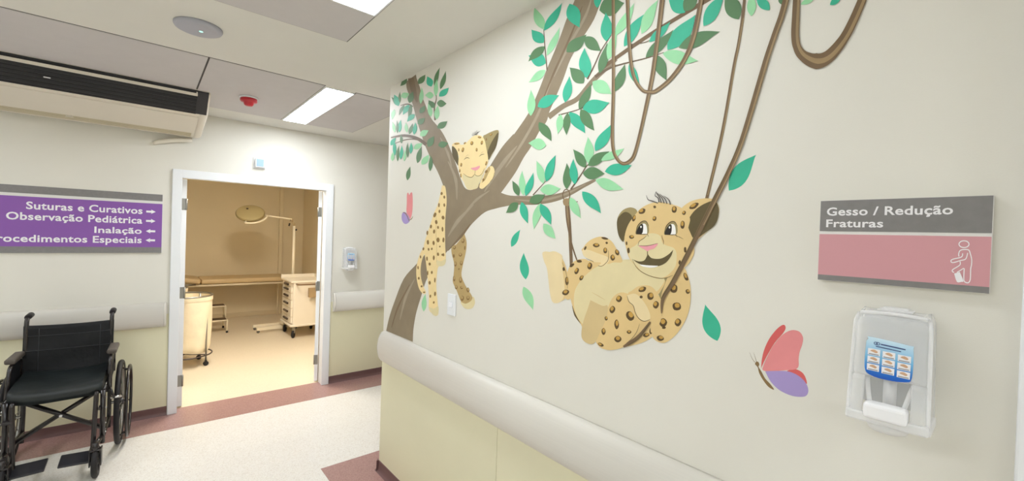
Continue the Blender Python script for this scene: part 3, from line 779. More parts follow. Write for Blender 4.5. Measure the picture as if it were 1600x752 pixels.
for v in (0.56, 0.82):
    b.tube([back_fn(u, v, 0.0125) for u in [0.03+0.94*k/16 for k in range(17)]], 0.0022, 5)
for u in (0.16, 0.84):
    b.tube([back_fn(u, v, 0.0125) for v in [0.05+0.9*k/10 for k in range(11)]], 0.0022, 5)
wpart('stitched_seam', b, mat('nylon_piping', (44, 46, 50), 0.5), bk)

# ------------------------------------------------------------------ treatment room furniture
M_CREAM = mat('cream_enamel', (238, 226, 200), 0.35)
M_MATT = mat('tan_mattress_vinyl', (208, 182, 138), 0.45, bump=0.2, bscale=12)
M_CANVAS = mat('cream_canvas', (244, 230, 200), 0.75, noise=0.05, nscale=9, bump=0.6, bscale=22)
M_CART = mat('cart_cream', (236, 226, 208), 0.35)
M_DKB = mat('dark_brown_handle', (66, 48, 34), 0.4)
# examination couch
BX0, BX1, BY0, BY1 = 0.10, 1.955, 8.30, 8.92
cb = thing('examination_couch', 'long tan padded examination couch along the back wall', 'examination couch', ((BX0+BX1)/2, (BY0+BY1)/2, 0))
o_ = cb.location
def lb(x, y, z): return Vector((x-o_.x, y-o_.y, z))
b = MB(); b.box(lb(0.70, BY0, 0.685), lb(BX1, BY1, 0.765), 0.025, 3); b.build('mattress', M_MATT, cb)
b = MB(); Rb = Matrix.Translation(lb(0.69, (BY0+BY1)/2, 0.70)) @ Matrix.Rotation(math.radians(9), 4, 'Y'); b.box((-0.58, -0.31, -0.012), (0, 0.31, 0.062), 0.025, 3, mtx=Rb); b.build('head_section', M_MATT, cb)
b = MB()
for y in (BY0+0.02, BY1-0.02): b.tube([lb(BX0+0.03, y, 0.662), lb(BX1-0.02, y, 0.662)], 0.016, 8)
for x in (BX0+0.03, 0.70, BX1-0.02): b.tube([lb(x, BY0+0.02, 0.662), lb(x, BY1-0.02, 0.662)], 0.016, 8)
b.build('frame', M_CREAM, cb)
for x in (BX0+0.05, BX1-0.04):
    for y in (BY0+0.03, BY1-0.03):
        b = MB(); b.tube([lb(x, y, 0.0), lb(x, y, 0.662)], 0.016, 10); b.build('leg', M_CREAM, cb)
b = MB(); b.tube([lb(0.36, BY0+0.01, 0.655), lb(0.63, BY0-0.02, 0.690)], 0.010, 8); b.tube([lb(0.36, BY0-0.015, 0.69), lb(0.63, BY0-0.02, 0.69)], 0.010, 8); b.build('head_ratchet', M_STEEL, cb)

# laundry hampers
def hamper(loc, label, rz, sag):
    t = thing('laundry_hamper', label, 'laundry hamper', loc, rz, None)
    R = 0.245
    def bag(u, v, o):
        a = 2*PI*u; z = 0.80-(0.60+sag*0.05*math.sin(a+0.6))*v
        r = R-0.012*v*v + o + 0.010*v*math.sin(5*a)+0.007*math.sin(9*a+5*v)*v
        if v > 0.93: r *= 1-(v-0.93)*1.2
        return Vector((r*math.cos(a), r*math.sin(a), z))
    b = MB(); b.grid(lambda u, v: bag(u, v, 0), 56, 22, closed_u=True); b.grid(lambda u, v: bag(u, v, -0.008), 56, 22, closed_u=True)
    b.grid(lambda u, v: Vector((bag(u, 1, -0.004).x*(1-v), bag(u, 1, -0.004).y*(1-v), bag(u, 1, 0).z-0.012*math.sin(PI*v/2))), 56, 4, closed_u=True)
    bg = b.build('bag', M_CANVAS, t)
    b = MB(); b.grid(lambda u, v: Vector(((R+0.007-0.004*abs(v-0.5)*2)*math.cos(2*PI*u), (R+0.007)*math.sin(2*PI*u), 0.815-0.06*v)), 56, 3, closed_u=True); b.build('rim_hem', M_CANVAS, bg)
    b = MB(); b.ring((0, 0, 0.808), (0, 0, 1), R, 0.010, 56, 8); b.build('top_hoop', M_STEEL, t)
    b = MB(); b.ring((0, 0, 0.128), (0, 0, 1), R+0.008, 0.008, 56, 8)
    for k in range(2):
        a = PI/4+k*PI/2; b.tube([(-(R+0.008)*math.cos(a), -(R+0.008)*math.sin(a), 0.128), ((R+0.008)*math.cos(a), (R+0.008)*math.sin(a), 0.128)], 0.007, 8)
    b.build('stand_ring', mat('hamper_dark_ring', (70, 56, 50), 0.35), t)
    for k in range(4):
        a = PI/4+k*PI/2; px_, py_ = (R-0.012)*math.cos(a), (R-0.012)*math.sin(a)
        b = MB(); b.tube([(px_, py_, 0.06), (px_, py_, 0.80)], 0.009, 8); pst = b.build('post', M_STEEL, t)
        b = MB(); b.lathe([(0, -0.012), (0.020, -0.013), (0.027, -0.008), (0.027, 0.008), (0.020, 0.013), (0, 0.012)], 20, Matrix.Translation((px_, py_, 0.0275)) @ Matrix.Rotation(PI/2, 4, 'Y'))
        b.box((px_-0.016, py_-0.010, 0.028), (px_+0.016, py_+0.010, 0.066), 0.004); b.build('caster', M_BLACKP, pst)
    return t
hamper((0.385, 6.17, 0), 'cream canvas laundry hamper just inside the doorway', math.radians(-83), 1)
hamper((0.20, 7.02, 0), 'second canvas hamper half hidden behind the front one', 0.4, 0.4)

# step stool
t = thing('step_stool', 'white two-step stool with dark treads in front of the couch', 'step stool', (0.78, 7.95, 0))
for s in (-1, 1):
    b = MB(); x = s*0.205
    b.tube(path([(x, 0.20, 0.0), (x, 0.20, 0.375), (x, -0.01, 0.375), (x, -0.01, 0.19)], 0.03), 0.011, 8)
    b.tube(path([(x, 0.20, 0.19), (x, -0.21, 0.19), (x, -0.21, 0.0)], 0.03), 0.011, 8)
    fr = b.build('side_frame', M_CREAM, t)
    for y in (0.20, -0.21):
        b = MB(); b.lathe([(0, 0), (0.016, 0), (0.014, 0.03), (0, 0.03)], 12, Matrix.Translation((x, y, 0))); b.build('foot_cap', M_BLACKP, fr)
for y0, z in ((-0.005, 0.375), (-0.205, 0.19)):
    b = MB(); b.box((-0.20, y0, z-0.012), (0.20, y0+0.195, z+0.012), 0.004); tr = b.build('tread', mat('stool_tread', (92, 72, 50), 0.6), t)
    b = MB(); b.tube([(-0.205, y0-0.005, z), (0.205, y0-0.005, z)], 0.011, 8); b.build('tread_edge', M_CREAM, tr)

# examination lamp on a stand
LP = Vector((1.85, 7.60, 0))
t = thing('examination_lamp', 'tall cream examination lamp with a round tilted head behind the cart', 'examination lamp', LP)
b = MB()
b.box((-0.53, -0.135, 0.040), (0.05, -0.095, 0.085), 0.006, mtx=Matrix.Rotation(math.radians(3), 4, 'Z')); b.box((-0.53, 0.095, 0.040), (0.05, 0.135, 0.085), 0.006); b.box((-0.03, -0.135, 0.040), (0.05, 0.135, 0.085), 0.006)
b.prism([(-0.16, 0.085), (0.05, 0.085), (0.05, 0.24), (-0.06, 0.24)], lambda p, q: Vector((p[0], q, p[1])), -0.09, 0.09)
bs = b.build('base', M_CREAM, t)
for p in ((-0.50, -0.14), (-0.50, 0.115), (0.03, -0.115), (0.03, 0.115)):
    b = MB(); b.lathe([(0, -0.012), (0.018, -0.012), (0.021, -0.006), (0.021, 0.006), (0.018, 0.012), (0, 0.012)], 16, Matrix.Translation((p[0], p[1], 0.021)) @ Matrix.Rotation(PI/2, 4, 'X')); b.build('caster', mat('grey_caster', (110, 104, 92), 0.5), bs)
b = MB(); b.tube([(0, 0, 0.2), (0, 0, 1.66)], 0.020, 14); b.build('pole', M_CREAM, t)
b = MB(); b.tube([(0, 0, 1.63), (-0.005, 0, 1.69), (-0.03, 0, 1.735)], 0.016, 10); b.lathe([(0, -0.02), (0.022, -0.02), (0.022, 0.02), (0, 0.02)], 14, Matrix.Translation((-0.045, -0.01, 1.752)) @ Matrix.Rotation(PI/2, 4, 'X')); b.build('elbow_joint', mat('joint_grey_beige', (182, 160, 122), 0.4), t)
for p, q in (((-0.085, -0.03, 1.655), (-0.075, -0.03, 1.70)), ((0.02, -0.03, 1.585), (0.026, -0.03, 1.61))):
    b = MB(); b.tube([p, q], 0.012, 10); b.build('clamp_knob', M_BLACKP, t)
HC = Vector((-0.625, -0.03, 1.845-0.01))       # lamp head centre, local
b = MB(); b.tube([(-0.045, -0.02, 1.765), (-0.20, -0.02, 1.782), (-0.425, -0.03, 1.805)], 0.013, 10); b.build('arm', M_CREAM, t)
nrm = Vector((-0.16, -0.61, 0.77)).normalized()
ux = Vector((0.93, -0.12, -0.28)); ux = (ux-nrm*ux.dot(nrm)).normalized(); uy = nrm.cross(ux)
Rh = Matrix.Translation(HC) @ Matrix((ux, uy, nrm)).transposed().to_4x4()
b = MB(); b.lathe([(0, -0.035), (0.165, -0.035), (0.190, -0.026), (0.194, -0.005), (0.186, 0.006), (0.182, 0.008)], 48, Rh)
hd = b.build('lamp_head', mat('lamp_head_olive', (146, 130, 88), 0.45), t)
b = MB(); b.lathe([(0.184, 0.006), (0.15, 0.016), (0.09, 0.024), (0, 0.028)], 48, Rh); b.build('lamp_back', mat('lamp_back_cream', (176, 160, 116), 0.45), hd)
b = MB(); b.lathe([(0, 0.02), (0.016, 0.02), (0.016, 0.030), (0, 0.031)], 14, Rh @ Matrix.Translation((-0.05, 0.06, 0))); b.build('head_knob', M_DKB, hd)
b = MB(); pts = [Rh @ Vector((0.228*math.cos(a), 0.228*math.sin(a), -0.02)) for a in [math.radians(-2-i*9.5) for i in range(11)]]
b.tube(pts, 0.012, 8); b.tube([pts[-1], Rh @ Vector((0.19*math.cos(math.radians(-97)), 0.19*math.sin(math.radians(-97)), -0.02))], 0.012, 8); b.tube([pts[0], (-0.425, -0.03, 1.805)], 0.012, 8); b.build('yoke', M_CREAM, t)

# drawer cart
CX0, CX1, CY0, CY1, CZ0, CZ1 = 1.655, 2.13, 6.83, 7.42, 0.17, 0.845
t = thing('medical_cart', 'cream drawer cart on black casters at the right side of the doorway', 'medical cart', ((CX0+CX1)/2, (CY0+CY1)/2, 0))
k_ = t.location
def lc(x, y, z): return Vector((x-k_.x, y-k_.y, z))
b = MB(); b.box(lc(CX0+0.02, CY0, CZ0+0.03), lc(CX1, CY1, CZ1-0.02), 0.012, 3); b.build('body', M_CART, t)
b = MB(); b.box(lc(CX0-0.015, CY0-0.015, CZ0), lc(CX1+0.015, CY1+0.015, CZ0+0.035), 0.014, 3); b.build('base_tray', M_CART, t)
b = MB(); b.box(lc(CX0-0.015, CY0-0.015, CZ1-0.03), lc(CX1+0.015, CY1+0.015, CZ1), 0.010, 3)
for lo, hi in ((lc(CX0-0.015, CY1-0.0, CZ1), lc(CX1+0.015, CY1+0.015, CZ1+0.05)), (lc(CX1, CY0, CZ1), lc(CX1+0.015, CY1, CZ1+0.05))): b.box(lo, hi, 0.004)
b.build('worktop', M_CART, t)
zs = [CZ0+0.045, 0.315, 0.44, 0.56, 0.665, 0.755, CZ1-0.035]
for a, c in zip(zs, zs[1:]):
    b = MB(); b.box(lc(CX0, CY0+0.035, a+0.004), lc(CX0+0.03, CY1-0.035, c-0.004), 0.005); dwr = b.build('drawer', M_CART, t)
    b = MB(); zc_ = (a+c)/2; b.box(lc(CX0-0.022, CY0+0.18, zc_-0.013), lc(CX0+0.002, CY1-0.18, zc_+0.013), 0.006); b.build('drawer_pull', M_DKB, dwr)
for x in (CX0+0.045, CX1-0.045):
    for y in (CY0+0.05, CY1-0.05):
        b = MB(); b.box(lc(x-0.020, y-0.024, 0.07), lc(x+0.020, y+0.024, CZ0), 0.006); fk = b.build('caster_fork', mat('fork_grey', (148, 138, 120), 0.4), t)
        b = MB(); b.lathe([(0, -0.016), (0.03, -0.016), (0.052, -0.016), (0.060, -0.008), (0.060, 0.008), (0.052, 0.016), (0, 0.016)], 28, Matrix.Translation(lc(x, y, 0.060)) @ Matrix.Rotation(math.radians(62), 4, 'Z') @ Matrix.Rotation(PI/2, 4, 'X')); b.build('caster_wheel', M_RUBBER, fk)
b = MB(); b.tube(path([lc(CX0+0.06, CY0, 0.80), lc(CX0+0.06, CY0-0.10, 0.80), lc(CX1-0.04, CY0-0.10, 0.80), lc(CX1-0.04, CY0, 0.80)], 0.03), 0.011, 8); b.build('push_handle', mat('brown_bar', (120, 92, 62), 0.4), t)
b = MB(); b.box(lc(CX0+0.22, CY0-0.075, 0.60), lc(CX1-0.02, CY0-0.002, 0.74), 0.006); b.build('side_bin', mat('bin_beige', (172, 146, 108), 0.5), t)

# ------------------------------------------------------------------ the painted mural (flat paint on the wall plane)
def paint_mat(name, rgb, noise=0.05, nscale=14, stretch=None): return mat('paint_'+name, rgb, 0.55, noise=noise, nscale=nscale, spec=0.3, stretch=stretch)
P_D = paint_mat('dark_green', (92, 130, 90)); P_T = paint_mat('teal_green', (62, 180, 146)); P_L = paint_mat('light_green', (154, 214, 164))
P_BARK = paint_mat('bark', (142, 127, 104), 0.08, 9); P_BARKL = paint_mat('bark_light', (164, 150, 128), 0.06); P_BARKD = paint_mat('bark_dark', (124, 104, 80), 0.08)
P_TWIG = paint_mat('twig', (112, 94, 74)); P_VINE = paint_mat('vine', (120, 98, 72), 0.08); P_VINEL = paint_mat('vine_light', (158, 134, 98), 0.08); P_VINED = paint_mat('vine_shade', (104, 88, 58), 0.06)
P_TAN = paint_mat('cub_tan', (224, 195, 138), 0.03); P_CREAM = paint_mat('cub_cream', (225, 211, 165), 0.025); P_PAW = paint_mat('cub_paw', (232, 212, 166), 0.025); P_PAWD = paint_mat('cub_paw_deep', (212, 188, 138), 0.03)
P_OLIVE = paint_mat('cub_olive', (98, 86, 56), 0.05); P_OLIVEL = paint_mat('cub_olive_light', (160, 144, 100), 0.05); P_SPOT = paint_mat('cub_spot', (92, 72, 44), 0.06); P_OCH = paint_mat('cub_ochre', (196, 154, 76), 0.06)
P_NOSE = paint_mat('nose_pink', (232, 158, 168), 0.03); P_WHITE = paint_mat('white', (246, 244, 240), 0.01); P_BLK = paint_mat('near_black', (44, 40, 34), 0.02); P_LINE = paint_mat('line_brown', (126, 106, 74), 0.05); P_GREY = paint_mat('hair_grey', (88, 82, 78), 0.05)
P_YEL = paint_mat('sleeper_yellow', (240, 216, 160), 0.03); P_YELD = paint_mat('sleeper_shade', (186, 160, 108), 0.05); P_YELS = paint_mat('sleeper_spot', (138, 108, 62), 0.06)
P_RED = paint_mat('wing_red', (216, 100, 98), 0.03); P_PINK = paint_mat('wing_pink', (232, 146, 148), 0.035); P_LILAC = paint_mat('wing_lilac', (170, 152, 206), 0.03); P_BODY = paint_mat('insect_brown', (138, 112, 74), 0.1)

class Art:
    """one painted figure; crop-coordinates (ox, oy, scale) are laid onto the wall plane in metres"""
    def __init__(s, name, label, cat, at, group=None, single=False):
        p = on_x(at[0], at[1], X0); s.o = Vector((X0, p.y, p.z)); s.lay = 0; s.root = None
        if not single: s.root = thing(name, label, cat, s.o, 0, group)
        s.name, s.label, s.cat, s.group = name, label, cat, group
        s.base = 0.0
    def start(s, ox=0, oy=0, sc=1.0): s.f = (ox, oy, sc); return s
    def pt(s, x, y):
        ox, oy, sc = s.f
        p = on_x(ox+x/sc, oy+y/sc, X0)
        return Vector((-0.0003-s.base*0.35-0.00002*s.lay, p.y-s.o.y, min(p.z, ZC-0.004)-s.o.z))
    def part(s): s.mb = MB(); s.ms = []; return s
    def use(s, m):
        if m not in s.ms: s.ms.append(m)
        s.mb.mi = s.ms.index(m)
    def fill(s, pts, m, smooth=True, n=5):
        s.use(m); s.lay += 1
        P = cr_(pts, True, n) if smooth else [p[:2] for p in pts]
        f = s.mb.bm.faces.new([s.mb.bm.verts.new(s.pt(*q)) for q in P]); f.material_index = s.mb.mi
        return s
    def line(s, pts, w, m, n=5):
        s.use(m); s.lay += 1
        P = cr_(pts, False, n)
        if isinstance(w, (list, tuple)):
            W = []; K = len(w)-1
            for i in range(len(P)):
                t = i/(len(P)-1)*K; k = min(int(t), K-1); W.append(w[k]+(w[k+1]-w[k])*(t-k))
            w = W
        stroke2(s.mb, P, w, s.pt); return s
    def spots(s, L, dark=P_SPOT, core=P_OCH, inner=0.58):
        s.lay += 2
        for i, q in enumerate(L):
            x, y, rx, ry = q[:4]; an = math.radians(q[4] if len(q) > 4 else 0)
            ph = random.uniform(0, 6.28)
            def blob(k, dx=0, dy=0):
                return [(x+dx+(rx*k*(1+0.13*math.sin(2*a+ph))*math.cos(a))*math.cos(an)-(ry*k*(1+0.13*math.sin(3*a+ph))*math.sin(a))*math.sin(an),
                         y+dy+(rx*k*math.cos(a))*math.sin(an)+(ry*k*math.sin(a))*math.cos(an)) for a in [2*PI*j/12 for j in range(12)]]
            s.use(dark); f = s.mb.bm.faces.new([s.mb.bm.verts.new(s.pt(*p)) for p in blob(1.0)]); f.material_index = s.mb.mi
            if core and min(rx, ry) > 6.5*(s.f[2]/2.687)**0.0:
                s.lay += 1; s.use(core); f = s.mb.bm.faces.new([s.mb.bm.verts.new(s.pt(*p)) for p in blob(inner, rx*0.22*math.cos(ph), -ry*0.26)]); f.material_index = s.mb.mi; s.lay -= 1
        s.lay += 1
        return s
    def leaves(s, L):
        for i, (bx, by, tx, ty, w, c) in enumerate(L):
            s.lay += 0.5
            dx, dy = tx-bx, ty-by; l = math.hypot(dx, dy); ux, uy = dx/l, dy/l; nx, ny = -uy, ux
            bend = (0.10 if (i*7) % 3 else -0.10)*l
            P = []
            prof = [(0, 0), (0.10, 0.46), (0.25, 0.86), (0.42, 1.0), (0.6, 0.86), (0.78, 0.50), (0.92, 0.16), (1.0, 0)]
            for t, h in prof: P.append((bx+ux*l*t+nx*(w/2*h+bend*math.sin(PI*t)*0.5*t), by+uy*l*t+ny*(w/2*h+bend*math.sin(PI*t)*0.5*t)))
            for t, h in prof[-2:0:-1]: P.append((bx+ux*l*t+nx*(-w/2*h+bend*math.sin(PI*t)*0.5*t), by+uy*l*t+ny*(-w/2*h+bend*math.sin(PI*t)*0.5*t)))
            P[0] = (*P[0], 1); P[len(prof)-1] = (*P[len(prof)-1], 1)
            s.use({'d': P_D, 't': P_T, 'l': P_L}[c])
            Q = cr_(P, True, 3)
            f = s.mb.bm.faces.new([s.mb.bm.verts.new(s.pt(*q)) for q in Q]); f.material_index = s.mb.mi
        return s
    def end(s, name, parent=None, label=None):
        for f in s.mb.bm.faces:
            f.normal_update()
            if f.normal.x > 0: f.normal_flip()
        o = s.mb.build(name, s.ms, parent or s.root, fix=False)
        if s.root is None:
            o.location = s.o; tag(o, s.label, s.cat, s.group)
        elif label: o['label'] = label
        return o

# --- tree
A = Art('painted_tree', 'large painted brown tree with green leaves forking across the mural wall', 'painted tree', (720, 330)); A.start()
A.part()
TR = [(603.5, 517, 1), (608, 497), (615.6, 473.8), (631, 435.7), (652, 411.5), (670, 389), (690, 345), (697, 310), (694.7, 296.5), (685, 271), (673.7, 249), (664, 226.8), (658.4, 210), (652.8, 193), (647, 171), (643, 157), (636, 140), (634.7, 127.7, 1), (650, 116.5, 1), (651.4, 123.5), (656.4, 137.4), (659.8, 151.4), (665.4, 165.4), (673.7, 185), (686.3, 200), (696, 215.6), (704.4, 235), (712.8, 257.5), (720, 280), (728, 295), (742, 295), (757, 275), (768.6, 254.7), (785, 229.5), (802, 210), (804, 209), (824.7, 178.7), (835.8, 156.3), (847, 128.4), (855.4, 106), (863.8, 86.5), (875, 58.6), (886, 28), (898.6, -1), (905, -22, 1), (955, -22, 1), (940.5, 0), (928, 30.7), (911, 58.6), (891.7, 92), (880.5, 122.8), (866.5, 156), (858, 176), (854, 190), (843, 205), (829.7, 229.7), (818, 247), (804.9, 270.7), (783, 301.4, 1), (797.6, 305.8), (824, 306.4), (853, 305.8), (879.5, 300.5), (905.8, 289.7), (926.3, 281), (931, 283), (911.7, 294), (891, 305.8), (867.8, 315), (838.5, 320), (806.3, 320), (788.8, 322.8), (775, 326), (757.4, 332), (738.4, 349), (724.6, 366.5), (703.8, 387), (692, 402), (669, 432), (657, 467), (650, 491), (646, 515), (645, 534.5, 1), (604, 517.2, 1)]
A.fill(TR, P_BARK, n=4)
for L, w, m in (([(700, 252), (712, 280), (714, 312)], [1, 5, 1], P_BARKL), ([(757, 300), (772, 275), (790, 250), (808, 228)], [1, 6, 6, 1], P_BARKL), ([(790, 262), (815, 225), (840, 180), (860, 130)], [1, 4, 4, 1], P_BARKL),
                ([(700, 370), (716, 345), (740, 320)], [1, 6, 1], P_BARKL), ([(728, 330), (745, 312), (765, 298)], [1, 4, 1], P_BARKL), ([(625, 500), (634, 465), (648, 436)], [1, 4, 1], P_BARKL), ([(866, 120), (890, 70), (915, 25), (925, -5)], [1, 4, 4, 1], P_BARKL),
                ([(845, 165), (865, 115), (890, 60), (910, 10)], [1, 3, 3, 1], P_BARKD), ([(688, 215), (700, 240), (706, 262)], [1, 4, 1], P_BARKL), ([(642, 122), (646, 140), (652, 160)], [9, 9, 3], P_BARKD),
                ([(612, 512), (622, 480), (640, 445)], [1, 3, 1], P_BARKD), ([(735, 350), (722, 368), (700, 392)], [1, 4, 1], P_BARKD), ([(805, 312), (840, 314), (880, 305), (915, 288)], [1, 4, 3, 1], P_BARKL)):
    A.line(L, w, m)
A.end('trunk')
A.part(); A.line([(857, 183), (880, 166), (903, 154), (925, 128), (947.5, 106), (963, 92)], [9, 8, 7.5, 7.5, 8, 6], P_BARK); A.end('branch')
A.part(); A.line([(940, 107), (982, 77), (1024, 49), (1066, 23.5), (1112, -4)], [5, 6, 6, 6, 7], P_VINE); A.end('branch')
A.part(); A.line([(930, 120), (950, 108), (968, 101.5), (1010, 91), (1037.7, 82)], [5, 3.5, 2.6, 2, 1], P_TWIG); A.end('branch')
A.part(); A.line([(982, 70), (1005, 67), (1016, 63)], 1.4, P_TWIG); A.end('twig')
A.part(); A.line([(918, 124), (930, 100), (939, 80), (955, 55)], [2.4, 2.2, 2, 1.2], P_TWIG); A.end('twig')
A.part(); A.line([(873, 180), (888, 176), (903, 171.7), (915, 167)], [2, 1.6, 1.4, 1], P_TWIG); A.end('twig')
A.part(); A.line([(855, 110), (853, 88), (851, 67), (849.8, 46)], [2, 1.6, 1.4, 1], P_TWIG); A.end('twig')
A.part(); A.line([(892, 296), (900, 285), (906, 276.5), (917.5, 259), (930, 251)], [2.6, 2.2, 2, 1.6, 1], P_TWIG); A.end('twig')
A.part(); A.line([(833, 305), (843, 294), (853, 283)], [1.8, 1.4, 0.9], P_TWIG); A.end('twig')
A.part(); A.line([(645, 167), (640, 163.5), (634, 163), (626, 165)], [2.4, 2.2, 2, 1], P_TWIG); A.end('twig')
A.part(); A.line([(666, 226), (652, 216.5), (632, 212), (611, 215)], [5.5, 5, 4, 2], P_TWIG); A.end('branch')
A.part(); A.line([(660, 220), (645, 217.5), (632, 219), (618, 224)], [2, 1.8, 1.6, 0.8], P_TWIG); A.end('twig')
A.part(); A.line([(680, 188), (679, 168), (682, 154), (681, 135)], [2.6, 2.2, 1.4, 0.8], P_TWIG); A.end('twig')
A.part(); A.start(590, 90, 3.583)
A.leaves([(165, 118, 127, 160, 26, 'd'), (228, 148, 268, 95, 32, 'd'), (302, 163, 278, 105, 38, 't'), (318, 162, 350, 55, 24, 'd'), (352, 178, 382, 75, 26, 'd'), (345, 218, 400, 168, 34, 't'), (325, 218, 335, 120, 24, 'l'), (315, 212, 266, 212, 38, 'l'), (242, 260, 247, 165, 24, 'l'), (318, 282, 286, 238, 34, 'd'), (333, 255, 387, 258, 40, 'd'), (300, 332, 283, 255, 26, 'l'), (330, 348, 340, 268, 30, 'l'), (335, 395, 392, 356, 36, 'd'), (132, 220, 178, 200, 34, 'l'), (178, 255, 200, 190, 34, 'd'), (120, 270, 78, 222, 26, 'd'), (118, 272, 93, 207, 34, 't'), (125, 255, 127, 190, 15, 'd'), (150, 265, 120, 325, 18, 'd'), (178, 265, 142, 322, 30, 't'), (190, 262, 170, 348, 22, 'd'), (208, 318, 165, 360, 28, 't'), (95, 290, 82, 350, 22, 'l'), (122, 420, 132, 348, 22, 't'), (112, 425, 108, 350, 14, 'd'), (98, 420, 82, 358, 18, 'l'), (165, 420, 160, 362, 20, 'l'), (178, 430, 197, 368, 22, 'd'), (205, 432, 212, 362, 24, 't'), (238, 438, 287, 408, 34, 'l'), (225, 372, 266, 338, 32, 'd'), (238, 312, 266, 268, 28, 'd'), (283, 500, 318, 440, 36, 'd'), (340, 492, 397, 478, 36, 'd'), (135, 482, 130, 430, 16, 'd'), (73, 492, 105, 448, 24, 't'), (97, 550, 90, 460, 20, 't'), (84, 580, 84, 530, 20, 'l'), (112, 582, 122, 490, 17, 'd'), (130, 572, 136, 490, 20, 't'), (150, 582, 155, 515, 16, 'l'), (170, 562, 170, 475, 16, 'd'), (186, 540, 188, 475, 20, 't'), (203, 512, 252, 478, 30, 'l'), (224, 592, 248, 498, 28, 'd'), (248, 600, 288, 543, 34, 'l'), (295, 637, 297, 545, 24, 'd')])
A.end('foliage')
A.part(); A.start(780, 0, 3.582)
A.leaves([(250, 165, 198, 40, 54, 'l'), (252, 173, 353, 16, 46, 't'), (268, 312, 340, 152, 38, 'l'), (250, 240, 182, 166, 60, 't'), (262, 355, 165, 312, 74, 't'), (256, 260, 164, 346, 48, 'd'), (260, 393, 166, 462, 44, 'l'), (178, 650, 178, 502, 46, 'l'), (395, 22, 452, 156, 78, 't'), (216, 598, 337, 534, 62, 't'), (378, 292, 490, 193, 66, 'd'), (550, 45, 548, -60, 40, 't'), (562, 58, 702, 18, 104, 'd'), (600, 232, 597, 70, 66, 't'), (478, 208, 572, 286, 66, 'd'), (490, 438, 479, 268, 68, 't'), (474, 467, 395, 378, 70, 'd'), (370, 574, 394, 426, 50, 't'), (523, 458, 630, 528, 74, 'l'), (563, 412, 606, 238, 50, 'd'), (448, 613, 516, 468, 48, 'd'), (610, 335, 662, 176, 48, 'l'), (648, 202, 757, 18, 52, 'l'), (468, 610, 618, 574, 80, 't'), (394, 628, 483, 748, 62, 't'), (457, 612, 535, 733, 60, 'd'), (385, 632, 378, 758, 42, 'd'), (346, 640, 328, 752, 40, 'l'), (650, 512, 705, 358, 54, 'd'), (728, 358, 790, 488, 44, 't'), (700, 262, 816, 78, 62, 't')])
A.start(940, 0, 3.582)
A.leaves([(225, 190, 318, 0, 62, 'l'), (268, 236, 387, 122, 46, 't'), (468, 72, 372, -20, 84, 't'), (463, 62, 545, -45, 72, 'd'), (370, 280, 527, 83, 92, 't'), (248, 323, 404, 166, 58, 'd'), (433, 268, 664, 178, 76, 'd'), (343, 300, 542, 341, 76, 'l'), (308, 308, 366, 452, 66, 'd'), (572, 147, 692, -32, 74, 't'), (767, 110, 690, -40, 92, 'd'), (840, 92, 835, -40, 50, 'l')])
A.start(1180, 0, 6.265)
A.leaves([(142, 102, 10, -50, 96, 't'), (262, 48, 250, -60, 62, 'd'), (448, 46, 600, -35, 52, 'l'), (733, 50, 860, -35, 62, 't')])
A.end('foliage')
A.part(); A.start(780, 180, 3.418)
A.leaves([(214, 38, 281, 140, 50, 'd'), (252, 162, 157, 150, 60, 'l'), (106, 430, 71, 350, 34, 'd'), (130, 430, 125, 296, 36, 'l'), (142, 432, 184, 306, 36, 't'), (238, 366, 200, 243, 42, 'l'), (252, 356, 304, 213, 46, 't'), (220, 400, 330, 392, 58, 'l'), (362, 396, 362, 256, 46, 'd'), (405, 370, 398, 233, 44, 't'), (463, 280, 396, 183, 50, 'd'), (480, 260, 475, 116, 52, 'l'), (476, 270, 592, 194, 54, 'd'), (514, 192, 601, 48, 58, 't'), (546, 242, 670, 177, 42, 'l'), (448, 312, 566, 314, 66, 'd'), (566, 302, 710, 268, 62, 't'), (516, 346, 667, 396, 58, 'l'), (445, 408, 546, 526, 58, 't'), (380, 440, 439, 552, 46, 'l'), (163, 466, 247, 424, 50, 'd'), (102, 468, 37, 523, 44, 'd'), (121, 464, 156, 580, 42, 't'), (222, 470, 187, 612, 42, 'l'), (222, 474, 279, 587, 48, 't'), (238, 580, 304, 661, 48, 'l')])
A.end('foliage')

# --- loose leaves drifting off the tree
for at, lf, lab in (((1160, 270), (1139, 298, 1181.5, 242, 27, 't'), 'big painted teal leaf falling right of the swing ropes'),
                    ((1110, 504), (1121, 533, 1102, 476, 26, 't'), 'big painted teal leaf falling right of the swinging cub'),
                    ((821, 416), (821.5, 437, 818.5, 395, 14, 't'), 'slim painted teal leaf left of the swinging cub, above a pale one'),
                    ((825, 467), (818, 448, 833, 485, 14, 'l'), 'pale green painted leaf falling lowest left of the swinging cub'),
                    ((806, 373), (799, 386, 813, 359, 10, 't'), 'small teal painted leaf falling below the low branch'),
                    ((662, 474), (662, 487, 665, 459, 8, 'l'), 'pale green painted leaf at the tail tip of the sleeping cub'),
                    ((639, 271), (636.5, 282, 641.5, 260, 7, 'd'), 'small dark green painted leaf falling under the upper left leaves')):
    L_ = Art('painted_leaf', lab, 'painted leaf', at, 'loose leaves painted on the mural', single=True); L_.start().part().leaves([lf]); L_.end('painted_leaf')

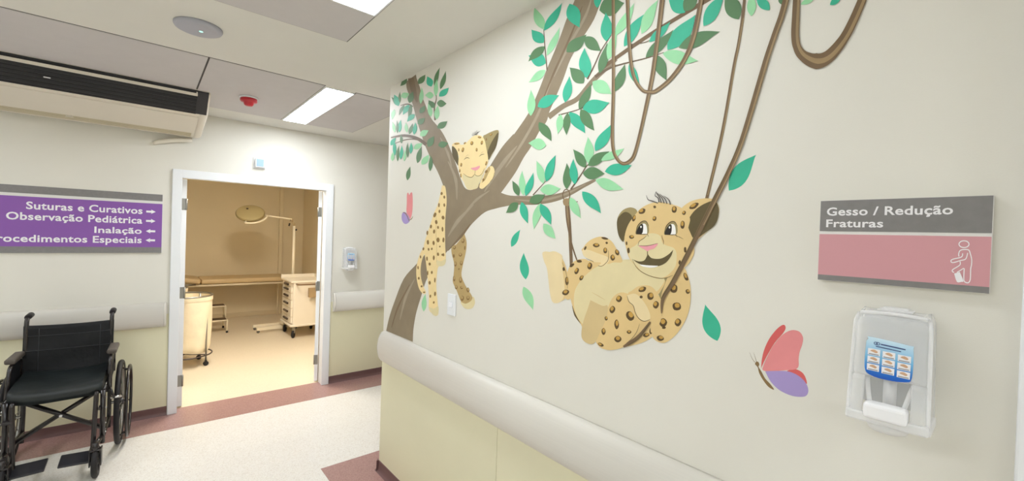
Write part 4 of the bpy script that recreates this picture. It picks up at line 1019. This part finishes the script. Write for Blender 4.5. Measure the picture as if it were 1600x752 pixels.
# --- sleeping cub draped over the fork
A = Art('painted_cub', 'painted spotted cub asleep in the fork of the mural tree, legs dangling', 'painted animal', (735, 300)); A.base = 0.0012
A.part().start(640, 290, 3.583)
A.fill([(182, 0, 1), (160, 100), (135, 160), (110, 240), (90, 300), (80, 350), (92, 430), (102, 530), (108, 620), (108, 690), (125, 715), (150, 730), (162, 712), (156, 640), (150, 560), (156, 480), (165, 452), (198, 440), (203, 400), (200, 330), (200, 200), (208, 90), (203, 20), (196, 0, 1)], P_YEL)
A.fill([(108, 682), (135, 690), (160, 676), (162, 712), (150, 731), (135, 726), (125, 715)], P_CREAM); A.fill([(152, 418), (175, 425), (203, 412), (198, 442), (178, 452), (155, 448)], P_CREAM)
A.line([(150, 170), (148, 260), (152, 330), (152, 430)], [0.8, 1.6, 1.6, 1], P_YELD)
A.spots([(180, 45, 6, 9), (195, 65, 5, 9), (165, 110, 5, 12), (195, 110, 5, 10), (142, 165, 8, 14, 15), (168, 145, 5, 10), (188, 180, 8, 11), (120, 230, 6, 11), (150, 205, 7, 12), (138, 258, 6, 12), (185, 245, 5, 14), (160, 235, 5, 9), (100, 265, 5, 13), (103, 318, 7, 13), (135, 322, 6, 13), (160, 305, 8, 14), (190, 305, 6, 14), (107, 358, 5, 8), (125, 355, 5, 7), (170, 342, 4, 5), (160, 385, 6, 10), (190, 388, 5, 9), (98, 410, 5, 12), (136, 405, 5, 14), (113, 440, 6, 9), (183, 388, 4, 6), (125, 487, 5, 9), (102, 490, 4, 13), (113, 545, 6, 11), (142, 530, 4, 14), (117, 620, 5, 9), (143, 607, 5, 13), (136, 655, 5, 7)], P_YELS, None)
A.end('body')
A.part()
A.fill([(84, 345), (60, 380), (42, 440), (38, 500), (48, 560), (62, 592), (80, 608), (92, 598), (78, 565), (64, 510), (64, 450), (76, 400), (90, 368)], P_YEL)
A.spots([(62, 400, 4, 9), (48, 460, 4, 10), (52, 520, 5, 8), (68, 565, 6, 6), (78, 355, 5, 9), (82, 598, 6, 4)], P_YELS, None)
A.end('tail')
A.part()
A.fill([(262, 330, 1), (237, 345), (236, 380), (250, 440), (247, 500), (243, 540), (265, 590), (284, 640), (302, 672), (330, 688), (362, 668), (350, 620), (335, 595), (308, 550), (291, 500), (300, 440), (314, 380), (320, 320), (308, 272, 1)], P_YELD)
A.fill([(286, 652), (315, 662), (345, 645), (358, 622), (367, 655), (355, 684), (335, 692), (315, 690), (298, 676)], P_CREAM)
A.spots([(300, 310, 9, 13), (252, 348, 8, 10), (285, 388, 9, 11), (248, 395, 6, 10), (257, 440, 8, 14), (290, 435, 7, 13), (277, 468, 4, 5), (310, 350, 4, 12), (250, 522, 7, 15), (286, 530, 9, 16), (262, 570, 7, 12), (292, 572, 8, 9), (328, 585, 8, 14), (296, 632, 9, 15), (328, 630, 10, 12)], P_YELS, P_YELD, 0.6)
A.end('hanging_leg')
A.part().start(690, 190, 6.264)
A.fill([(103, 240), (118, 213), (150, 204), (182, 215), (180, 290), (170, 330), (130, 300)], P_YEL); A.fill([(104, 245), (128, 254), (155, 295), (166, 350), (166, 432), (130, 380), (106, 320)], P_OLIVE); A.spots([(150, 218, 24, 9, -8)], P_YELS, P_OCH)
A.end('ear')
A.part()
A.fill([(408, 150), (440, 125), (490, 100), (540, 84), (561, 98), (552, 180), (530, 260), (500, 315), (465, 375), (450, 345), (435, 240)], P_OLIVEL); A.fill([(556, 108), (551, 180), (530, 260), (490, 322), (460, 376), (448, 320), (468, 250), (510, 170)], P_OLIVE)
A.spots([(487, 130, 18, 8, -40), (440, 175, 6, 14)], P_YELS, P_OCH); A.end('ear')
A.part()
A.fill([(172, 290), (175, 235), (225, 222), (270, 182), (310, 145), (360, 133), (400, 148), (425, 190), (440, 260), (455, 340), (457, 400), (442, 440), (408, 520), (395, 560), (372, 600), (355, 648), (320, 664), (270, 668), (245, 650), (218, 590), (196, 555), (178, 500), (165, 430), (168, 360)], P_YEL)
A.fill([(205, 520), (260, 545), (300, 548), (330, 525), (370, 535), (402, 520), (395, 560), (372, 600), (355, 646), (320, 662), (270, 665), (247, 648), (222, 590)], P_CREAM)
A.spots([(210, 278, 13, 24, 10), (170, 278, 7, 15), (298, 213, 16, 20), (396, 208, 12, 21, 15), (373, 155, 16, 10, 15), (345, 277, 10, 18), (194, 424, 10, 19), (438, 410, 9, 22, 10), (179, 483, 8, 17), (190, 530, 8, 20), (230, 212, 14, 8, -40)], P_YELS, P_OCH)
A.end('head')
A.part(); A.fill([(288, 458), (330, 448), (374, 434), (372, 455), (346, 477), (318, 477)], P_NOSE); A.line([(330, 478), (329, 500), (326, 522)], 3, P_LINE); A.end('nose')
A.part(); A.line([(214, 508), (240, 530), (270, 545), (300, 545), (325, 520), (345, 532), (375, 530), (400, 505), (422, 458)], [2, 4, 6, 6, 4, 5, 5, 4, 2], P_LINE); A.end('mouth')
for L in ([(220, 376), (240, 358), (258, 355), (276, 363)], [(370, 344), (388, 328), (402, 322), (422, 320)]):
    A.part(); A.line(L, [2, 7, 7, 2], P_LINE); A.line([(L[0][0]+12, L[0][1]-24), (L[1][0]+14, L[1][1]-28), (L[2][0]+12, L[2][1]-22)], [1, 3, 1], P_YELD); A.end('closed_eye')
A.part()
for L in ([(312, 140), (318, 118), (328, 98)], [(325, 135), (335, 108), (352, 86)], [(340, 134), (356, 112), (384, 92)], [(330, 132), (352, 106), (366, 100)], [(305, 140), (303, 128), (310, 108)]): A.line(L, [5, 3.5, 1], P_GREY)
A.end('hair_tuft')
A.part(); A.fill([(440, 470), (468, 445), (500, 438), (520, 475), (516, 530), (480, 590), (432, 638), (400, 660), (372, 645), (380, 600), (408, 545)], P_YEL); A.fill([(412, 560), (425, 520), (448, 465), (470, 440), (478, 470), (455, 520), (430, 570), (395, 600)], P_YELD)
A.spots([(440, 490, 12, 18, 30), (412, 572, 12, 14)], P_YELS, None); A.line([(478, 590), (505, 555), (520, 500)], 2.5, P_LINE); A.end('paw')

# --- butterflies
A = Art('painted_butterfly', 'large pink and lilac painted butterfly between the swinging cub and the dispenser', 'painted butterfly', (1215, 565), 'painted butterflies'); A.start(1150, 490, 5.369)
A.part(); A.fill([(212, 462, 1), (215, 400), (235, 310), (275, 220), (330, 145), (380, 102), (408, 98), (416, 128), (390, 172), (330, 240), (280, 320), (235, 405)], P_RED); A.end('far_wing', label='dark pink wing behind')
A.part(); A.fill([(428, 485), (465, 470), (510, 470), (560, 500), (588, 550), (592, 592), (540, 535), (480, 500)], P_RED); A.end('far_wing', label='dark pink lower wing edge')
A.part(); A.fill([(220, 467, 1), (250, 390), (300, 290), (360, 210), (410, 165), (470, 140), (530, 152), (562, 200), (556, 260), (535, 320), (526, 380), (526, 440), (502, 468), (430, 476), (300, 486), (238, 482)], P_PINK); A.end('upper_wing')
A.part(); A.fill([(245, 485, 1), (350, 482), (440, 487), (520, 520), (580, 575), (607, 640), (590, 690), (530, 700), (450, 685), (360, 640), (290, 570)], P_LILAC); A.end('lower_wing', label='lilac lower wing')
A.part(); A.fill([(160, 425), (172, 404), (190, 410), (196, 432), (190, 448), (215, 490), (245, 545), (290, 595), (320, 640), (275, 618), (228, 560), (195, 500), (182, 452)], P_BODY); A.end('body')
A.part(); A.line([(160, 410), (138, 382), (115, 328)], [4, 3, 1], P_LINE); A.line([(172, 404), (162, 370), (148, 328)], [4, 3, 1], P_LINE); A.end('antenna')
A = Art('painted_butterfly', 'tiny pink and lilac painted butterfly left of the tree trunk', 'painted butterfly', (637, 327), 'painted butterflies'); A.start(600, 280, 2.89)
A.part(); A.fill([(102, 152), (103, 110), (104, 68), (110, 62), (115, 72), (120, 62), (128, 64), (130, 110), (126, 160), (115, 182)], P_PINK); A.end('upper_wing')
A.part(); A.fill([(80, 165), (86, 150), (100, 152), (116, 178), (114, 194), (96, 203), (82, 188)], P_LILAC); A.end('lower_wing', label='lilac lower wing')
A.part(); A.line([(86, 150), (100, 158), (114, 190)], [2, 4, 2], P_BODY); A.line([(113, 186), (124, 180), (131, 168)], [2, 4, 1], P_BODY); A.end('body')

# --- hanging vines
def vine(label, pts, w, base=0.006):
    V = Art('painted_vine', label, 'painted vine', pts[len(pts)//2], None, single=True); V.base = base; V.start().part()
    V.line(pts, w, P_VINE, 8); V.lay += 1
    wl = [x*0.34 for x in w] if isinstance(w, list) else w*0.34
    off = (w[0] if isinstance(w, list) else w)*0.27
    V.line([(x+off, y) for x, y in pts], wl, P_VINEL, 8)
    V.end('painted_vine')
vine('painted vine hanging in the longest narrow loop beside the tree', [(958.7, -8), (958.9, 60), (958.8, 140), (957.2, 200), (958.5, 232.7), (965.8, 250), (976, 256), (987.7, 248.8), (994, 234), (1001, 207), (1009.8, 167.5), (1019.6, 120), (1028, 61.4), (1036, -6)], [5, 5, 5, 5, 5, 5, 5.5, 5.5, 5, 5, 5.5, 6.5, 7, 7.5])
vine('painted vine hanging in a short wide loop from the high branch', [(980.5, -8), (982, 30), (983, 56), (986, 95), (992, 123), (1004, 141), (1015, 144), (1026, 142), (1049, 123), (1071, 92), (1085, 56), (1095, 6), (1097, -12)], [5.5, 5.5, 5.5, 5.5, 5.5, 5.5, 6, 6, 6.5, 7, 7.5, 7, 6], 0.0066)
vine('thick painted vine looping down from the ceiling right of the swing', [(1245.5, -8), (1244, 25), (1243, 55), (1246, 74), (1256, 88), (1276, 96), (1296, 88), (1318, 62), (1334, 32), (1351, -8)], [11, 12, 12.5, 13, 17, 25, 19, 15, 14, 13])

# --- cub on the vine swing
S = Art('painted_swing', 'painted vine swing tied to the low branch and holding the awake cub', 'painted swing', (1000, 380)); S.base = 0.0012; S.start()
S.part(); S.line([(887, 316), (889.5, 345), (891.5, 380), (893, 416)], [4.5, 5, 5, 5], P_VINE); S.line([(886, 318), (888, 345), (889.5, 380)], 1.4, P_VINEL); S.line([(884, 318), (886, 345), (893, 380), (902, 408)], [2, 2.4, 2.4, 2], P_VINE); S.end('left_rope')
S.part(); S.line([(885+5.5*math.cos(a), 305+9*math.sin(a)) for a in [2*PI*k/12 for k in range(13)]], 1.5, P_VINE, 2); S.fill([(880, 313), (886, 310), (892, 313), (892, 320), (886, 322), (881, 320)], P_VINEL); S.line([(889, 316), (896, 317), (903, 315)], [3, 2, 1], P_VINE); S.line([(889, 317), (895, 321), (899, 324)], [3, 2, 1], P_VINE); S.end('knot')
S.part(); S.line([(895, 478), (899, 491), (904, 499), (910, 507)], [2, 4, 4, 3], P_VINED); S.end('under_rope')
S.part(); S.line([(1164, -8), (1160.5, 28), (1154, 70), (1146.6, 106), (1128.4, 209), (1104, 312)], [4.5, 5, 5, 5, 5, 5], P_VINE, 6); S.line([(1162, 28), (1148, 106), (1129.5, 209), (1106, 305)], 1.5, P_VINEL); S.end('thin_rope')

A = Art('painted_cub', 'painted awake smiling spotted cub lying back on the vine swing', 'painted animal', (985, 440)); A.base = 0.0024; A.start(830, 280, 2.687)
A.part(); A.fill([(385, 700), (400, 640), (440, 570), (510, 570), (560, 600), (530, 640), (490, 675), (440, 695)], P_TAN); A.spots([(484, 655, 13, 9, -20)]); A.end('rump')
A.part(); A.fill([(540, 480), (560, 425), (600, 400), (640, 372), (658, 405), (670, 455), (669, 520), (656, 575), (632, 622), (600, 662), (562, 687), (530, 682), (510, 662), (499, 620), (505, 560)], P_TAN)
A.fill([(524, 462, 1), (543, 425), (575, 408, 1), (552, 470), (545, 505, 1)], P_OLIVEL)
A.spots([(600, 460, 17, 18), (650, 410, 9, 18, -25), (658, 472, 9, 10), (612, 535, 20, 17), (555, 603, 15, 19), (617, 602, 13, 17), (558, 624, 9, 5), (543, 668, 15, 12), (503, 638, 6, 14)])
A.line([(548, 500), (547, 540), (549, 575)], [4, 4, 1], P_VINED); A.end('arm')
A.part(); A.fill([(163, 440), (168, 380), (215, 345), (300, 345), (330, 345), (480, 390), (560, 420), (545, 470), (520, 500), (440, 600), (330, 640), (235, 640), (205, 600), (180, 550), (165, 495)], P_TAN)
A.fill([(180, 500), (188, 460), (215, 418), (260, 378), (320, 352), (400, 338), (445, 345), (500, 395), (560, 418), (540, 460), (520, 480), (450, 560), (330, 620), (262, 640), (205, 595), (184, 550)], P_CREAM)
A.line([(255, 475), (285, 492), (312, 508)], [1, 3, 1], P_PAWD); A.end('belly')
# raised leg with pale sole, and the second sole behind it
A.part(); A.fill([(216, 305), (222, 285), (240, 263), (268, 247), (300, 242), (335, 258), (360, 295), (384, 346), (345, 350), (322, 356), (280, 340)], P_TAN); A.fill([(216, 300), (240, 297), (282, 312), (326, 330), (322, 352), (296, 368), (262, 345), (224, 325)], P_PAW)
A.spots([(274, 278, 13, 9), (310, 249, 14, 5, 10), (318, 268, 5, 5), (312, 300, 9, 12), (343, 330, 9, 13), (362, 308, 8, 13, -20), (228, 290, 4, 9, 20)])
A.line([(325, 300), (325, 335), (315, 352), (295, 366), (270, 358), (258, 345), (232, 334)], [1, 2.5, 2.5, 2.5, 2, 2, 1], P_LINE); A.end('leg', label='far leg with the sole turned up')
A.part(); A.fill([(135, 480), (132, 420), (150, 395), (165, 362), (188, 342), (225, 335), (252, 348), (295, 352), (260, 378), (215, 418), (186, 462), (168, 500), (150, 505)], P_TAN); A.fill([(120, 330), (135, 340), (150, 380), (158, 430), (165, 470), (150, 495), (120, 515), (110, 480)], P_TAN)
A.fill([(48, 312), (60, 304), (78, 306), (95, 303), (112, 308), (131, 322), (130, 345), (134, 390), (140, 440), (140, 485), (128, 512), (108, 521), (90, 515), (80, 480), (74, 430), (67, 375), (55, 345)], P_PAW)
A.spots([(203, 345, 12, 6), (172, 362, 11, 6, -40), (247, 365, 10, 15), (192, 386, 9, 14, 15), (212, 415, 8, 12, 35), (138, 378, 6, 8), (151, 428, 8, 18), (146, 476, 14, 12, -20)])
A.line([(132, 350), (145, 385), (152, 420), (153, 460)], [1, 2, 2, 1], P_LINE); A.end('leg', label='near leg with a long pale sole')
# lower leg with deep tan sole
A.part(); A.fill([(270, 672), (275, 640), (300, 590), (325, 535), (342, 500), (370, 478), (402, 480), (440, 508), (470, 560), (462, 618), (432, 670), (392, 704), (340, 718), (300, 712), (280, 695)], P_TAN)
A.fill([(250, 508, 1), (300, 532), (322, 532), (318, 580), (292, 640), (267, 688), (238, 690), (214, 668), (214, 625), (226, 580), (240, 540)], P_PAWD)
A.spots([(370, 503, 12, 14), (342, 548, 11, 16, 10), (316, 585, 7, 9), (416, 575, 16, 21, -20), (360, 610, 9, 21), (305, 640, 8, 15), (412, 642, 9, 8), (365, 672, 14, 14), (293, 695, 13, 7, 30)])
A.line([(456, 608), (445, 640), (425, 668), (400, 690)], [1, 2.5, 2.5, 1], P_LINE); A.end('leg', label='lower leg with a tan sole')
A.part(); A.fill([(408, 488), (425, 468), (455, 449), (500, 449), (530, 478), (545, 520), (549, 575), (535, 615), (505, 645), (500, 600), (478, 596), (440, 570)], P_TAN)
A.fill([(404, 488, 1), (440, 482), (472, 512), (496, 555), (500, 588), (472, 595), (450, 582), (438, 560), (430, 535), (415, 520)], P_PAW)
A.spots([(468, 463, 18, 11, -15), (463, 495, 6, 6), (502, 492, 14, 16, 20), (525, 528, 12, 16)])
A.line([(404, 490), (412, 515), (430, 532), (438, 560), (452, 584), (475, 597), (500, 590)], [1, 3, 3, 3, 3, 3, 1.5], P_LINE); A.end('paw')
# ears
A.part(); A.fill([(362, 180), (370, 150), (390, 128), (420, 119), (445, 132), (440, 165), (410, 220), (390, 258), (372, 240)], P_OLIVEL); A.fill([(361, 180), (375, 152), (398, 138), (422, 152), (424, 180), (405, 215), (393, 240), (388, 264), (368, 236)], P_OLIVE); A.end('ear')
A.part(); A.fill([(628, 132), (660, 100), (700, 85), (745, 81), (775, 90), (789, 122), (785, 162), (770, 195), (730, 228), (690, 258), (655, 240), (640, 180)], P_TAN); A.fill([(658, 190), (664, 165), (690, 130), (730, 103), (772, 92), (788, 122), (785, 165), (768, 198), (728, 228), (688, 252), (668, 222)], P_OLIVE); A.spots([(685, 113, 21, 11, -28)]); A.end('ear')
# head
A.part(); A.fill([(393, 250), (405, 200), (430, 160), (460, 125), (500, 103), (545, 97), (592, 106), (638, 125), (668, 165), (660, 215), (678, 262), (686, 305), (668, 348), (640, 375), (600, 402), (560, 416), (520, 412), (470, 395), (440, 365), (415, 335), (402, 298)], P_TAN)
A.fill([(440, 278), (470, 250), (500, 228), (540, 236), (556, 272), (600, 290), (612, 320), (604, 372), (560, 412), (520, 410), (474, 394), (444, 365), (418, 335), (412, 305), (420, 290)], P_CREAM)
A.spots([(467, 135, 16, 11, -20), (520, 117, 6, 6), (602, 128, 12, 14), (643, 142, 8, 9), (519, 166, 9, 10), (637, 192, 10, 17), (433, 165, 7, 14, 20), (423, 243, 11, 8, -10), (402, 270, 4, 8), (410, 300, 6, 12), (648, 297, 6, 12), (625, 350, 5, 10)])
A.line([(450, 280), (455, 262), (475, 248), (487, 236)], [1, 2.5, 3, 1], P_LINE); A.line([(556, 275), (557, 262), (552, 248), (550, 235)], [1, 3, 3, 1], P_LINE)
A.line([(605, 236), (625, 244), (640, 252)], [1, 2.5, 1], P_LINE); A.line([(425, 335), (445, 372), (480, 398), (525, 414), (562, 416), (595, 404)], [1, 2.5, 3, 3, 2.5, 1], P_LINE)
A.end('head')
for ex, wy, k in ((468, 210, -1), (588, 212, 1)):
    A.part(); A.fill([(ex-28, wy+20), (ex-22, wy-8), (ex-6, wy-30), (ex+14, wy-33), (ex+26, wy-14), (ex+27, wy+14), (ex+14, wy+24), (ex-10, wy+22)], P_OLIVEL)
    A.fill([(ex-24, wy+18), (ex-14, wy-8), (ex, wy-22), (ex+14, wy-20), (ex+20, wy), (ex+18, wy+22), (ex-2, wy+20)], P_WHITE)
    A.fill([(ex-25, wy+20), (ex-20, wy-2), (ex-6, wy-20), (ex+3, wy-18), (ex+3, wy+6), (ex-4, wy+21)], P_BLK); A.fill([(ex-9, wy-10), (ex-5, wy-14), (ex-2, wy-9), (ex-6, wy-4)], P_WHITE)
    A.line([(ex-28, wy+20), (ex-20, wy-12), (ex-2, wy-31), (ex+16, wy-32), (ex+28, wy-12)], [1, 3.5, 3.5, 3, 1], P_SPOT); A.line([(ex-26, wy+21), (ex-4, wy+22), (ex+20, wy+22), (ex+26, wy+32)], [1.5, 2.5, 2.5, 1], P_SPOT); A.end('eye')
A.part(); A.fill([(453, 280), (490, 281), (532, 271), (520, 290), (500, 297), (490, 303), (478, 296)], P_NOSE); A.line([(452, 279), (490, 280), (533, 270)], [1, 2.5, 1], P_SPOT); A.line([(490, 303), (490, 318)], 3, P_SPOT); A.end('nose')
A.part(); A.fill([(428, 337, 1), (455, 346), (478, 340), (491, 314, 1), (508, 332), (545, 334), (576, 318), (598, 297, 1), (588, 325), (562, 355), (520, 368), (475, 362), (448, 352)], P_OLIVE)
A.fill([(456, 358, 1), (490, 362), (535, 364, 1), (525, 370), (500, 372), (470, 367)], P_WHITE); A.end('mouth')
A.part()
for L in ([(534, 101), (508, 92), (492, 86), (485, 68)], [(538, 98), (535, 80), (522, 70), (526, 53)], [(548, 100), (542, 80), (530, 62), (526, 52)], [(560, 102), (552, 82), (540, 68), (530, 58)], [(572, 104), (565, 86), (552, 72), (540, 62)], [(586, 108), (582, 92), (572, 80), (556, 70)]): A.line(L, [4.5, 4, 3, 1], P_GREY)
A.end('hair_tuft')
# thick rope in front of the cub
S.base = 0.0090; S.lay = 0
S.part(); S.start()
R2 = [(1231, -8), (1222, 25), (1212, 52.7), (1199, 91), (1188, 128), (1160, 220), (1140, 268), (1119, 310), (1098, 352), (1075, 398), (1053, 440), (1037, 466), (1034.5, 490)]
S.line(R2, [10, 9.5, 9, 9, 9, 8, 8, 8.5, 8, 7.5, 7.5, 6, 1.5], P_VINE, 6); S.line([(x+2.2, y) for x, y in R2[:9]], [3, 3, 3, 3, 3, 2.5, 2.2, 2, 1], P_VINEL, 6); S.line([(x-2.5, y) for x, y in R2[5:12]], 1.6, P_VINED, 6)
S.end('thick_rope')
S.part(); S.line([(1017, 503), (1000, 525), (985, 536), (975, 542)], [3, 6, 6, 3], P_VINE); S.line([(1016, 505), (999, 528), (982, 540)], 1.6, P_VINED); S.end('under_rope')
